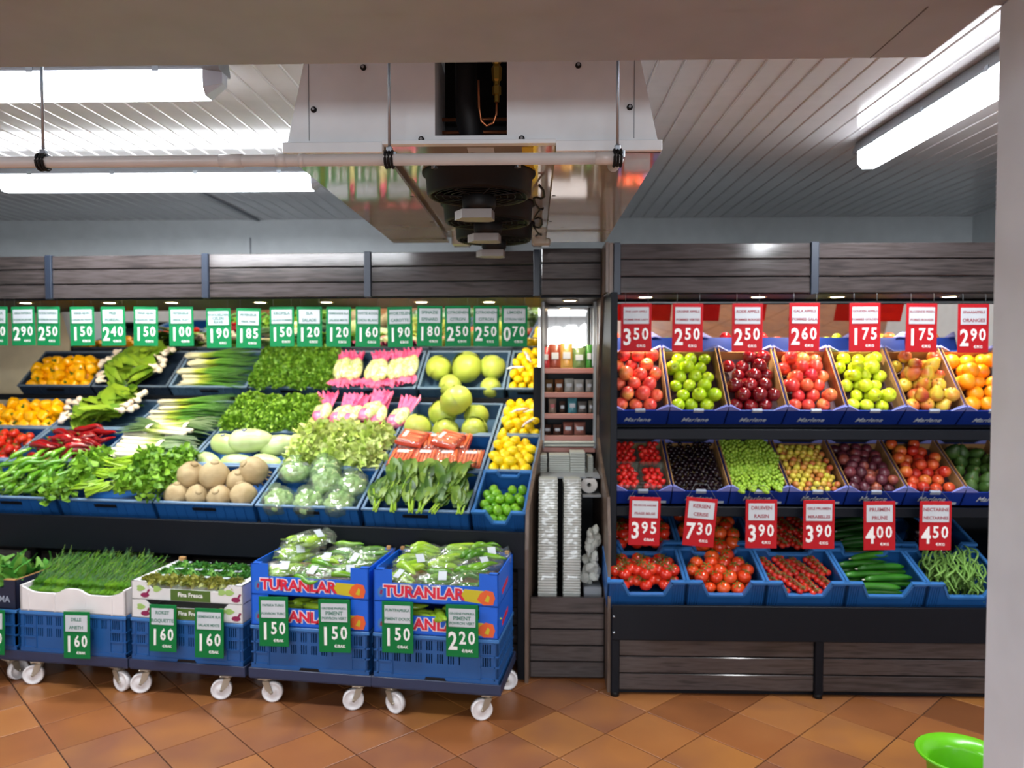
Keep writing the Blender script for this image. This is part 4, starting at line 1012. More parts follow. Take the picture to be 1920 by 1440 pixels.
# ------------------------------------------------------------------ RIGHT UNIT: printed cartons
def fruit_carton(label, M, l=.42, h=.125, w=.297, back=True):
    b_ = thing('fruit_carton', label, 'carton', M, 'blue printed cartons of the fruit display'); t = .005
    q = MB()
    q.box(0, w, 0, l, -h, -h + .004)
    for x, xi in ((0, t), (w - t, w)): q.box(x, xi, 0, l, -h, -.02)
    lowz, ins = -.035, .065
    for y in (0, l - t):
        q.prism([(0, -h), (w, -h), (w, lowz), (0, lowz)], y, y + t)
    q.obj('tray', M_['cblue'], b_)
    for x0_, sgn in ((0, 1), (w, -1)):   # corner gussets, pale lilac
        for y in (0, l - t):
            pts = [(x0_, lowz), (x0_ + sgn * ins, lowz), (x0_ + sgn * .012, .0), (x0_, .0)]
            if sgn < 0: pts = pts[::-1]
            q = MB(); q.prism(pts, y - .0005, y + t + .0005); 
            q.prism([(x0_, lowz), (x0_ + sgn * .05, lowz), (x0_ + sgn * .004, .0)][::sgn], y + .012, y + .016)
            q.obj('corner_gusset', M_['lilac'], b_)
    q = MB()
    for x in (t, w - t - .004): q.box(x, x + .004, t, l - t, -h + .004, -.006)
    q.box(t + .004, w - t - .004, l - t - .004, l - t, -h + .004, lowz - .003); q.obj('kraft_lining', M_['kraft'], b_)
    q = MB(); q.bbox(w / 2 - .026, w / 2 + .026, -.004, .012, lowz - .014, lowz + .004, .001); q.obj('paper_tab', M_['tab'], b_)
    q = MB(); q.box(w - .055, w - .022, -.0015, 0, -h + .006, -h + .02); q.obj('sticker', M_['card'], b_)
    put('lettering', text_mesh('Marlene', .045, M_['card'], .006, .35, .95), b_, T(w / 2 - .01, -.002, -h + (.042 if h < .15 else .062)))
    return b_
CX = [('pink apples', 'apk', 'pink_apple', 'pinkish red apple', .0385), ('green apples', 'agr', 'green_apple', 'green apple', .0365),
      ('dark red apples', 'adk', 'dark_red_apple', 'dark red apple', .0375), ('red apples', 'aga', 'red_apple', 'red apple', .0365),
      ('yellow green apples', 'ago', 'yellow_green_apple', 'yellow green apple', .0365), ('blushed pears', 'pear', 'blushed_pear', 'blushed pear', .038), ('oranges', 'ora', 'orange', 'bright orange', .042), ('oranges at the frame edge', 'ora', 'orange', 'bright orange', .042)]
for k, (cn, key, nm, look, r) in enumerate(CX[:7]):
    M = T(.407 + .3015 * k, 3.98, 1.44) @ RX(48)
    fruit_carton('blue printed carton of %s on the top fruit shelf' % cn, M, h=.175)
    q = MB(); q.box(.012, .285, .012, .405, -.10, -.095); ld = q.obj('tray_insert', M_['tray'], bpy.data.objects[[o.name for o in C.objects if o.name.startswith('fruit_carton')][-1]])
    heap(M, .012, .286, .008, .40, -.052, r, ME[key], nm, look, 'carton of %s' % cn, nm.replace('_', ' ') if False else 'fruit', 'up' if key == 'pear' else 'any', .62, mound=.012)
R2 = ['strawberries', 'black cherries', 'green grapes', 'small plums', 'plums', 'nectarines', 'avocados']
R2M = []
for k, cn in enumerate(R2):
    M = T(.422 + .2985 * k, 3.96, 1.03) @ RX(33); R2M.append(M)
    fruit_carton('blue printed carton of %s on the middle fruit shelf' % cn, M, l=.40, w=.294)
    q = MB(); q.box(.012, .282, .012, .385, -.075, -.07); q.obj('tray_insert', M_['tray'], [o for o in C.objects if o.name.startswith('fruit_carton')][-1])
for i in range(2):
    for j in range(2):
        pl = '%s %s punnet' % (['front', 'back'][j], ['left', 'right'][i]); Mp = R2M[0] @ T(.015 + i * .136, .02 + j * .185, -.045)
        p = thing('berry_punnet', 'clear berry punnet, %s of the strawberry carton' % pl.replace(' punnet', ''), 'punnet', Mp, 'strawberry punnets')
        q = MB(); q.box(0, .128, 0, .175, -.02, -.018); 
        for a in ((0, .002, 0, .175), (.126, .128, 0, .175), (0, .128, 0, .002), (0, .128, .173, .175)): q.box(*a, -.02, .03)
        q.obj('punnet', M_['film'], p)
        heap(Mp, .003, .125, .003, .172, .008, .0165, ME['straw'], 'strawberry', 'red strawberry', pl, 'fruit', 'any', .7)
heap(R2M[1], .012, .282, .012, .39, -.045, .0135, ME['cher'], 'black_cherry', 'black cherry', 'cherry carton', 'fruit', 'any', .35, mound=.012)
for i in range(12):
    q = None
    if i < 2:
        ME.setdefault('grape', [])
        q = MB()
        for k in range(70):
            t = k / 69; a = k * 2.4; rr = .045 * math.sin(PI * min(.95, .15 + .8 * (1 - t))) ; q.ball((rr * math.cos(a) * U(.6, 1), -.09 + .18 * t, rr * math.sin(a) * .6 * U(.6, 1)), .0105, 8, 6, 0, (1, 1.12, 1))
        q.tube([(0, -.09, 0), (0, .1, .01)], .003, 5, 1); ME['grape'].append(q.mesh('grape_bunch', [M_['grape'], M_['vine']]))
    j = i // 4
    thing('grape_bunch', 'bunch of green grapes, %s row, %s, in grape carton' % (ORD[j], from_left(i % 4)), 'fruit', R2M[2] @ T(.05 + (i % 4) * .064, .08 + j * .115, -.03 + .012 * (i % 2)) @ RZ(U(-30, 30)), 'green grape bunches', random.choice(ME['grape']))
heap(R2M[3], .012, .282, .012, .39, -.045, .0172, ME['mira'], 'small_plum', 'small yellow red plum', 'small plum carton', 'fruit', 'any', .5, mound=.012)
heap(R2M[4], .012, .282, .012, .39, -.045, .0295, ME['plum'], 'plum', 'dusky purple plum', 'plum carton', 'fruit', 'any', .6)
heap(R2M[5], .012, .282, .012, .39, -.045, .0315, ME['nect'], 'nectarine', 'red orange nectarine', 'nectarine carton', 'fruit', 'any', .6)
heap(R2M[6], .012, .282, .012, .39, -.045, .038, ME['avo'], 'avocado', 'dark green avocado', 'avocado carton', 'fruit', 'up', .5)
# row 3: two tiers of notched crates
R3 = ['vine tomatoes', 'tomatoes', 'cherry tomatoes', 'cucumbers', 'green beans', 'green beans beyond']
R3b = ['vine tomatoes', 'tomatoes', 'cherry tomatoes', 'dark cucumbers', 'aubergines', 'aubergines beyond']
A3, B3 = [], []
for k in range(5):
    Ma = T(.372 + .3945 * k, 3.81, .575) @ RX(20); Mb = T(.385 + .3945 * k, 4.12, .70) @ RX(20); A3.append(Ma); B3.append(Mb)
    notch_crate('front tier blue crate of %s in the fruit display' % R3[k], Ma); notch_crate('rear tier blue crate of %s in the fruit display' % R3b[k], Mb)
def truss_mesh(): pass
def truss(M, label, grp, me, r, n, name):
    t = thing(name, label, 'tomato', M, grp)
    q = MB(); L = r * 1.7 * ((n + 1) // 2)
    q.tube([(0, -L / 2, r * .9), (.004, 0, r * 1.15), (-.002, L / 2, r * .95)], [.003, .0028, .002], 5)
    for i in range(n):
        y = -L / 2 + (i // 2 + .5) * L / ((n + 1) // 2); x = (-1) ** i * r * .9
        q.tube([(0, y, r * 1.05), (x * .8, y, r * .9)], .0018, 4)
        put('tomato', me, t, T(x, y, U(-.1, .1) * r) @ RY(-25 * (-1) ** i) @ RZ(U(0, 360)))
    q.obj('vine', M_['vine'], t)
for (Mx, tier, zb) in ((A3[0], 'front', -.055), (B3[0], 'rear', -.045)):
    for i in range(12):
        j = i // 3; 
        truss(Mx @ T(.085 + (i % 3) * .11, .09 + (j % 3) * .075 + (.02 if j == 3 else 0), zb - (0 if j < 3 else -.05)) @ RZ(U(-40, 60)), 'truss of red vine tomatoes, %s, %s, in the %s tier' % (['front row', 'middle row', 'back row', 'lying on top'][j], from_left(i % 3), tier), 'vine tomato trusses in the %s tier' % tier, ME['tom'][0], .031, 4, 'tomato_truss')
heap(A3[1], .02, .372, .02, .29, -.075, .035, ME['tomr'], 'tomato', 'round red tomato', 'front tier tomato crate', 'tomato', 'up', .95, layers=2)
heap(B3[1], .02, .372, .0, .29, -.05, .036, ME['tomr'], 'tomato', 'round red tomato', 'rear tier tomato crate', 'tomato', 'up', .9, layers=2, mound=.03)
for i, (x, y) in enumerate([(.14, .02), (.22, .0), (.3, .03), (.17, -.06), (.25, -.05)]):
    thing('tomato', 'large orange red tomato spilling forward over the rear crate notch, %s' % ['left', 'middle', 'right', 'lower left', 'lower right'][i], 'tomato', B3[1] @ T(x, y, -.02 - (.03 if y < 0 else 0)) @ rand_rot('up') @ Matrix.Scale(1.15, 4), 'tomatoes spilling over the notch', ME['tomr'][0])
for (Mx, tier, zb) in ((A3[2], 'front', -.095), (B3[2], 'rear', -.06)):
    for i in range(8):
        truss(Mx @ T(.075 + (i % 4) * .082, .09 + (i // 4) * .125, zb + .02 + .008 * (i % 2) + .015 * (i // 4)) @ RZ(24 + U(-8, 8)) @ Matrix.Scale(1.25, 4), 'truss of small cherry tomatoes, %s row, %s, in the %s tier' % (['front', 'back'][i // 4], from_left(i % 4), tier), 'cherry tomato trusses in the %s tier' % tier, ME['tomc'][0], .0155, 10, 'cherry_tomato_truss')
for (Mx, tier, key, look) in ((A3[3], 'front', 'cuc', 'green cucumber'), (B3[3], 'rear', 'cucd', 'dark green cucumber')):
    for i in range(18):
        lay_ = i // 6; j = i % 6
        side = i % 2
        thing('cucumber', '%s, %s layer, %s from the front, %s side, %s tier' % (look, ['bottom', 'middle', 'top'][lay_], ORD[j] if j else 'first', ['left', 'right'][side], tier), 'cucumber', Mx @ T(.03 + .09 * side + (.02 if lay_ == 1 else 0), .04 + .045 * j, -.12 + .036 * lay_ + .01 * side) @ RZ(U(-8, 8) + 4) @ Matrix.Scale(.95, 4), 'cucumbers in the %s tier' % tier, ME[key][0])
lay_long(A3[4], ME['bean'], 'green_bean', 'slim green bean', 'its crate', 'green bean', 240, .07, .33, .06, .27, -.12, .01, 65, 22, scale=1.15, cols=5)
for i, (x, y, z, rz) in enumerate([(.1, .1, -.05, 70), (.2, .06, -.05, 100), (.3, .12, -.05, 60), (.15, .2, -.01, 90), (.27, .22, .0, 110)]):
    thing('aubergine', 'shiny black aubergine, %s of its crate' % ['front left', 'front middle', 'front right', 'back left', 'back right'][i], 'aubergine', B3[4] @ T(x, y, z) @ RZ(rz) @ RY(90), 'aubergines in the rear tier', ME['aub'][0])

# ------------------------------------------------------------------ DOLLIES with crates in front
def vent_crate(label, M, w=.6, l=.4, h=.22):
    b_ = thing('vented_crate', label, 'crate', M, 'blue vented crates on the dollies')
    if 'vent' not in _cr:
        q = MB(); t = .01
        xs = [.012, .022, .034, .046, .058, .07]; holes_x = []
        xs = [0]; slots = []
        x = .06
        groups = [(.03, .075)] + [(.10 + g * .052, .10 + g * .052 + .034) for g in range(8)] + [(.525, .57)]
        for (a, b2) in groups:
            n_ = 3 if b2 - a < .04 else 4; sw = (b2 - a) / n_
            for s_ in range(n_):
                xs += [a + s_ * sw, a + s_ * sw + sw * .55]; slots.append(len(xs) - 2)
        xs.append(w)
        zs = [0, .03, .09, .135, .15, .195, h]
        holes = set()
        for ci in slots:
            x = xs[ci]; holes.add((ci, 4))
            if x < .42 or x > .52: holes.add((ci, 2))
        q.grid_wall(xs, zs, holes, 0, t)
        q.grid_wall(xs, zs, holes, l - t, l)
        ys = [0, .03]; hs = set()
        for g in range(9):
            ys += [.035 + g * .038, .035 + g * .038 + .018]
        ys = sorted(set(ys + [l])); 
        side = MB(); hol = {(i, j) for i in range(1, len(ys) - 1) if abs((ys[i + 1] - ys[i]) - .018) < 1e-6 for j in (2, 4)}
        for X in (0, w - t):
            q.grid_wall(ys, zs, hol, 0, t, 0, T(X + t, 0, 0) @ RZ(90))
        q.box(0, w, 0, l, .008, .014)
        # rim and foot bands, horizontal ribs in the corner zones, black patch painting the shaded hollow under the front
        for a in ((-.004, w + .004, -.006, t), (-.004, w + .004, l - t, l + .006), (-.004, t, 0, l), (w - t, w + .004, 0, l)): q.bbox(*a, h - .016, h, .002, 1)
        for z in (.028, .085, .135):
            q.box(.0, .085, -.005, 0, z, z + .007); q.box(.515, w, -.005, 0, z, z + .007); q.box(w, w + .004, 0, l, z, z + .007)
        for x in (.018, .088, .512, .58): q.box(x, x + .005, -.005, 0, .01, h - .02)
        q.box(.0, w, -.004, 0, .012, .028)
        q.prism([(.24, 0), (.36, 0), (.345, .026), (.255, .026)], -.006, -.0045, 'xz', 2)
        _cr['vent'] = q.mesh('crate_body', [M_['crateb'], M_['rimb'], M_['rubber']])
    put('crate_body', _cr['vent'], b_)
    return b_
WX = [(.07, .545), (.06, .54), (.06, .50), (.08, .53), (.08, .54)]
def caster(parent, x, y, ang):
    c = bpy.data.objects.new('caster', None); C.objects.link(c); c.parent = parent; c.matrix_local = T(x, y, .127) @ RZ(ang)
    if 'wheel' not in _cr:
        q = MB(); q.lathe([(0, -.014), (.02, -.014), (.024, -.010), (.04, -.010), (.044, -.015), (.05, -.013), (.05, .013), (.044, .015), (.04, .010), (.024, .010), (.02, .014), (0, .014)], 28, 0, True, RX(90)); _cr['wheel'] = q.mesh('wheel', [M_['nylon']])
        q = MB(); q.bbox(-.035, .035, -.03, .03, -.008, 0, .002); q.lathe([(.02, -.02), (.022, -.008)], 14, 0)
        for s_ in (-1, 1): q.prism([(-.014, -.022), (.018, -.022), (.036, -.078), (.026, -.084), (.0, -.06)][::1], s_ * .021 - .0015, s_ * .021 + .0015, 'xz')
        q.tube([(.03, -.024, -.075), (.03, .024, -.075)], .006, 8); q.box(-.014, .018, -.021, .021, -.024, -.019); _cr['fork'] = q.mesh('fork', [M_['steel']])
    put('fork', _cr['fork'], c); put('wheel', _cr['wheel'], c, T(.03, 0, -.075))
D_ = ['at the right end of the row', 'second from the right end', 'with the herb trays', 'with the dill', 'at the left edge']
for k in range(5):
    M = TM @ T(-.625 * k - .60 - (0, 0, .02, .03, .03)[k], 0, 0)
    d = thing('crate_dolly', 'low dark blue dolly on white nylon wheels %s' % D_[k], 'dolly', M, 'crate dollies')
    q = MB(); q.bbox(-.01, .612, -.008, .41, .128, .165, .003); q.bbox(-.012, .614, -.012, .0, .136, .182, .002); q.bbox(-.012, -.004, 0, .41, .136, .182, .002); q.bbox(.606, .614, 0, .41, .136, .182, .002); q.bbox(-.01, .612, .402, .412, .136, .182, .002)
    q.obj('platform', M_['dark'] if False else plain('dolly blue', '2A3654', .4) if k == 0 else bpy.data.materials['dolly blue'], d)
    for (x, y) in ((WX[k][0], .03), (WX[k][1], .03), (.06, .36), (.55, .36)): caster(d, x, y, random.choice([-15, 20, 160, 200, 75]) if y < .1 and k > 2 else random.choice([-20, 10, 25, 200]))
    vent_crate('blue vented crate %s' % ['under the right pepper cartons', 'under the left pepper cartons', 'under the white printed cartons', 'under the white dill crate', 'under the navy carton'][k], M @ T(0, 0, .170))
Z0 = .392
def pepper_carton(label, M, w=.6, l=.4, h=.15, lower=False):
    b_ = thing('pepper_carton', label, 'carton', M, 'bright blue pepper cartons'); q = MB(); t = .006
    q.box(0, w, 0, l, .0, .005)
    for y in (0, l - t):
        q.prism([(0, 0), (w, 0), (w, .088), (0, .088)], y, y + t)
        for a, c in ((0, .09), (w - .09, w)): q.prism([(a, .088), (c, .088), (c, h), (a, h)], y, y + t)
    for x in (0, w - t): q.box(x, x + t, 0, l, 0, h)
    for a, c in ((0, .10), (w - .1, w)):
        for y in (0, l - .035): q.box(a if a == 0 else c - .045, a + .045 if a == 0 else c, y, y + .035, h - .004, h)
    q.obj('carton_body', M_['tblue'], b_)
    wh = plain('print outline', 'E6DCE6', .5) if 'print outline' not in bpy.data.materials else bpy.data.materials['print outline']
    put('lettering_outline', text_mesh('TURANLAR', .072, wh, .10, 0, 1.05), b_, T(.245, -.0008, .048))
    put('lettering', text_mesh('TURANLAR', .072, M_['tred'], .035, 0, 1.05), b_, T(.245, -.0022, .048))
    q = MB()
    q.prism([(.44, .02), (.52, .012), (.545, .04), (.53, .072), (.44, .076), (.42, .05)], -.0012, 0, 'xz', 0)
    q.obj('yellow_pepper_print', [M_['tyel']], b_); q = MB()
    q.prism([(.50, .03), (.53, .006), (.575, .008), (.585, .04), (.575, .07), (.54, .076), (.515, .06)], -.002, -.0012, 'xz', 1)
    q.prism([(.535, .025), (.555, .02), (.56, .045), (.55, .055)], -.0028, -.002, 'xz', 0)
    q.obj('orange_pepper_print', [M_['tyel'], M_['tor']], b_); q = MB()
    q.prism([(.02, .03), (.035, .015), (.05, .03), (.05, .06), (.035, .07), (.02, .055)], -.0012, 0, 'xz', 2)
    q.prism([(.03, .035), (.04, .03), (.045, .05), (.035, .055)], -.002, -.0012, 'xz', 3)
    q.obj('round_emblem', [M_['tyel'], M_['tor'], M_['rimb'], M_['beet']], b_)
    q = MB(); q.prism([(.10, .03), (.25, .05), (.25, .075), (.1, .055)], w, w + .001, 'yz'); q.obj('side_print', M_['tred'], b_)
    for x in (.015, w - .035):
        q = MB(); q.bbox(x, x + .02, l - .04, l - .02, h, h + .018, .002); q.obj('corner_peg', M_['kraft'], b_)
    return b_
def pepper_bag(M, label, key, n=4):
    p = thing('pepper_bag', label, 'bagged peppers', M, 'bagged peppers')
    for i in range(n): put('pepper', random.choice(ME[key]), p, T(-.07 + U(-.01, .02), -.04 + .027 * i, U(-.01, .025)) @ RZ(U(-15, 15)) @ RX(U(0, 360)))
    q = MB(); q.lathe([(0, -.11), (.03, -.1), (.052, -.06), (.058, 0), (.052, .06), (.035, .09), (.05, .115), (0, .11)], 20, 0, True, None, lambda a, t: 1 + .09 * math.sin(4 * a + 5 * t) + .04 * math.sin(9 * a)); q.obj('bag', M_['film'], p, RY(90) @ Matrix.Diagonal((.75, 1.25, 1, 1)))
    if random.random() < .6: q = MB(); q.bbox(-.02, .02, -.028, .022, .0, .001, .0003); q.obj('label', M_['card'], p, T(.02, -.03, .043) @ RX(25))
for k, side in ((0, 'right'), (1, 'left')):
    for lv in (0, 1):
        M = TM @ T(-.625 * k - .6, 0, Z0 + .151 * lv)
        pepper_carton('bright blue printed pepper carton, %s of the %s stack' % (['lower', 'upper'][lv], side), M)
        if lv == 0:
            for i in range(9): thing('green_pepper', 'pepper seen through the gap of the %s lower carton, %s' % (side, from_left(i)), 'pepper', M @ T(.1 + .045 * i, .06 + .01 * (i % 2), .07 + U(0, .03)) @ RZ(U(-60, 60)), 'peppers in the lower cartons', random.choice(ME['lpep']))
        else:
            q = MB(); q.box(.01, .59, .01, .39, .05, .055); q.obj('liner', M_['kraft'], [o for o in C.objects if o.name.startswith('pepper_carton')][-1])
            if side == 'left':
                arr = [(.13, .08, .10, 10, 'lpep'), (.30, .07, .09, -15, 'grp'), (.45, .1, .09, 20, 'grp'), (.14, .2, .15, 30, 'lpep'), (.3, .2, .12, 5, 'lpep'), (.46, .22, .12, -20, 'grp'), (.12, .31, .17, 40, 'lpep'), (.2, .25, .215, 60, 'lpep'), (.36, .33, .13, 0, 'grp'), (.5, .33, .12, 10, 'grp')]
            else:
                arr = [(.12, .08, .09, -35, 'lpep'), (.30, .07, .09, 10, 'grp'), (.45, .09, .09, 15, 'grp'), (.14, .2, .13, 30, 'lpep'), (.3, .2, .13, 0, 'lpep'), (.46, .2, .13, 35, 'grp'), (.15, .32, .15, 10, 'lpep'), (.33, .33, .15, 0, 'lpep'), (.48, .32, .15, 20, 'grp')]
            for i, (x, y, z, rz, key) in enumerate(arr):
                nm = ['front left', 'front middle', 'front right', 'second row left', 'centre', 'second row right', 'back left', 'back middle' if side == 'right' else 'on the very top', 'back right' if side == 'right' else 'back middle', 'back right'][i]
                pepper_bag(M @ T(x, y, z) @ RZ(rz) @ RX(12), 'clear bag of %s peppers, %s, %s carton' % ('light green' if key == 'lpep' else 'slim green', nm, side), key, 4 if key == 'lpep' else 5)
# white printed cartons with herb trays
for lv in (0, 1):
    M = TM @ T(-1.27 - .6, 0, Z0 + .093 * lv); w_, l_, h_ = .6, .4, .092
    b_ = thing('white_carton', 'white carton printed with salad leaves, %s of the stack' % ['lower', 'upper'][lv], 'carton', M, 'white printed cartons')
    q = MB(); q.box(0, w_, 0, l_, 0, .004)
    q.prism([(0, 0), (w_, 0), (w_, .058), (0, .058)], 0, .006); q.prism([(0, 0), (w_, 0), (w_, .07), (0, .07)], l_ - .006, l_)
    for a, c, e in ((0, .11, .075), (w_ - .11, w_, w_ - .075)): q.prism([(a, .058), (c, .058), (e, h_), (a, h_)] if a == 0 else [(a, .058), (c, .058), (c, h_), (e, h_)], 0, .006)
    for x in (0, w_ - .006): q.box(x, x + .006, 0, l_, 0, h_)
    for x in (0, w_ - .04): q.box(x, x + .04, 0, l_, h_ - .003, h_)
    q.obj('carton_body', M_['wcart'], b_)
    q = MB(); q.box(.215, .43, -.001, 0, .002, .058, 0)
    for x in (.05, .14, .49, .53):
        s_ = .022; q.prism([(x + s_ * math.cos(t) * (1 + .3 * math.cos(3 * t)), .055 + s_ * .7 * math.sin(t)) for t in [i * PI / 6 for i in range(12)]], -.0012, 0, 'xz', 1)
    for x in (.075, .565):
        q.prism([(x + .024 * math.cos(t), .022 + .013 * math.sin(t)) for t in [i * PI / 5 for i in range(10)]], -.0015, 0, 'xz', 2)
        q.prism([(x - .004, .01), (x + .004, .01), (x + .03, .05), (x + .018, .052)], -.002, -.0015, 'xz', 2)
    q.obj('salad_print', [M_['olive'], M_['lgreen'], M_['beet']], b_)
    put('lettering', text_mesh('Fina Fresca', .03, M_['digit'], .02, 0, 1.0), b_, T(.322, -.0012, .032))
    q = MB()
    for x in (.02, .56): q.bbox(x, x + .035, l_ - .03, l_ - .01, h_, h_ + .022, .002)
    q.obj('corner_peg', M_['kraft'], b_)
    if lv:
        for j in range(3):
            for i in range(5):
                mt = M_['herbb'] if j == 0 else M_['herb']
                kx = 'ht%d' % (j == 0)
                if kx not in ME: ME[kx] = [clump_mesh('leaves', mt, .05, 90, .022, (1, 1, .5), True, .5, 0) for _ in range(2)]
                p = thing('herb_tray', 'small tray of %s, %s row, %s, in upper white carton' % ('brownish green herbs' if j == 0 else 'green herbs', ORD[j], from_left(i)), 'herb tray', M @ T(.075 + i * .113, .06 + j * .125, .06), 'herb trays')
                q = MB(); q.prism([(-.045, -.03), (.045, -.03), (.052, .012), (-.052, .012)], -.055, .055); q.obj('tray', M_['film'], p)
                put('leaves', random.choice(ME[kx]), p, T(0, 0, .012))
                if j: q = MB(); q.bbox(-.04, .04, -.06, -.035, .022, .026, .001); q.bbox(-.03, .03, .035, .055, .03, .034, .001); q.obj('label', M_['card'], p)
# white scalloped crate with dill
M = TM @ T(-1.905 - .6, 0, Z0)
b_ = thing('white_crate', 'white scalloped crate heaped with dill', 'crate', M)
q = MB(); w_, l_ = .6, .4
def wav(x): return .095 + .03 * (math.exp(-((x - .0) / .05) ** 2) + math.exp(-((x - .6) / .05) ** 2)) + .028 * math.exp(-((x - .3) / .07) ** 4)
q.box(0, w_, 0, l_, 0, .006)
for i in range(24):
    a, c = w_ * i / 24, w_ * (i + 1) / 24; q.prism([(a, 0), (c, 0), (c, wav(c)), (a, wav(a))], 0, .012)
    q.prism([(a, 0), (c, 0), (c, .10), (a, .10)], l_ - .01, l_)
for x in (0, w_ - .012): q.box(x, x + .012, 0, l_, 0, .13)
for i in (2, 8, 15, 21): q.box(i * .025 - .003, i * .025 + .003, -.004, 0, 0, .088)
q.box(.01, .59, .01, .39, .07, .075)
q.obj('crate_body', M_['wfoam'], b_)
for x in (.1, .42): q = MB(); q.bbox(x, x + .09, .385, .40, .10, .155, .006); q.obj('grip', M_['wfoam'], b_)
for i in range(16):
    j = i // 8
    thing('dill_bunch', 'feathery dark green dill bunch, %s layer, %s' % (['lower', 'upper'][j], from_left(i % 8)), 'dill', M @ T(.05 + (i % 8) * .07, .02 + .04 * j, .075 + .03 * j) @ RX(4) @ RZ(U(-10, 10)), 'dill bunches', random.choice(ME['dill']))
# navy carton with broad leaves at the left edge
M = TM @ T(-2.53 - .6, 0, Z0)
b_ = thing('navy_carton', 'navy carton of bright green leaves at the left edge', 'carton', M)
q = MB(); q.box(0, .6, 0, .4, 0, .004); q.box(0, .6, 0, .006, 0, .11); q.box(0, .6, .394, .4, 0, .12)
for x in (0, .594): q.box(x, x + .006, 0, .4, 0, .15)
for x in (0, .53): q.box(x, x + .07, 0, .006, .11, .15); q.box(x, x + .07, .394, .4, .11, .17)
q.obj('carton_body', M_['navy'], b_)
q = MB(); q.box(.53, .60, -.0, .02, .15, .154); q.box(.594, .6, .0, .4, .15, .154); q.obj('kraft_edge', M_['kraft'], b_)
put('lettering', text_mesh('ROMA', .045, M_['tab'], .02, 0, 1), b_, T(.50, -.001, .05))
for i in range(8):
    bulb = thing('leaf_bunch', 'bunch of broad bright green leaves, %s row, %s, in the navy carton' % (['front', 'back'][i // 4], from_left(i % 4)), 'leafy greens', M @ T(.07 + (i % 4) * .14, .1 + (i // 4) * .17, .10) @ RZ(U(-60, 120)), 'leaf bunches in the navy carton')
    q = MB()
    for k in range(18): leaf(q, Vector((U(-.04, .04), U(-.04, .04), U(-.02, .02))), rdir(.1), rdir(-.5), U(.08, .15), U(.02, .035), U(.1, .6), 0, 3, .3)
    q.obj('leaves', M_['herb'], bulb)

# ------------------------------------------------------------------ price tags
def tag_sign(col, price, lines, unit, M, s=1.0, where='', hooks=0.0, low=False):
    lab = '%s price tag reading %s %s' % (col, price, where)
    g = 'green price tags' if col == 'green' else 'red price tags'
    t = thing('price_tag', lab, 'price tag', M @ Matrix.Diagonal((s, 1, s, 1)), g + (' in front of the dollies' if low else ' of the displays'))
    W_, H_ = .15, .236
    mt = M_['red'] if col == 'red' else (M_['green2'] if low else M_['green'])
    q = MB(); q.bbox(-W_ / 2, W_ / 2, 0, .004, -H_, 0, .0012)
    q.box(-W_ / 2 + .004, W_ / 2 - .004, -.0012, 0, -.107, -.104); q.obj('board', mt, t)
    q = MB(); q.bbox(-.062, .062, -.0025, -.0002, -.1, -.018, .0005); cd_ = q.obj('name_card', M_['card'], t)
    ink = M_['ink_r'] if col == 'red' else M_['ink_g']
    n_ = len(lines)
    for i, ln in enumerate(lines):
        sz = min(.024, .2 / max(5, len(ln)))
        put('lettering', text_mesh(ln, sz, ink, .025, 0, 1), cd_, T(0, -.0028, -.04 - (i * .04 if n_ == 2 else i * .022) + (0 if n_ > 1 else -.02)))
    a, b2 = price.split('.')
    put('digit', text_mesh(a, .112, M_['digit'], .022, 0, .78), t, T(-.043, -.0006, -.168))
    for k, ch in enumerate(b2): put('digit', text_mesh(ch, .08, M_['digit'], .02, 0, .82), t, T(.002 + .042 * k, -.0006, -.152))
    put('unit_lettering', text_mesh(unit, .018, M_['digit'], .02, 0, 1), t, T(.024, -.0006, -.208))
    if hooks:
        for x in (-.052, .058):
            q = MB(); q.tube([(x, .002, -.004), (x, .002, hooks), (x, .01, hooks + .006)], .0011, 5); q.obj('hook', M_['wire'], t)
    return t
P, K = '€/BOS', '€/KG'
FI = FM.inverted()
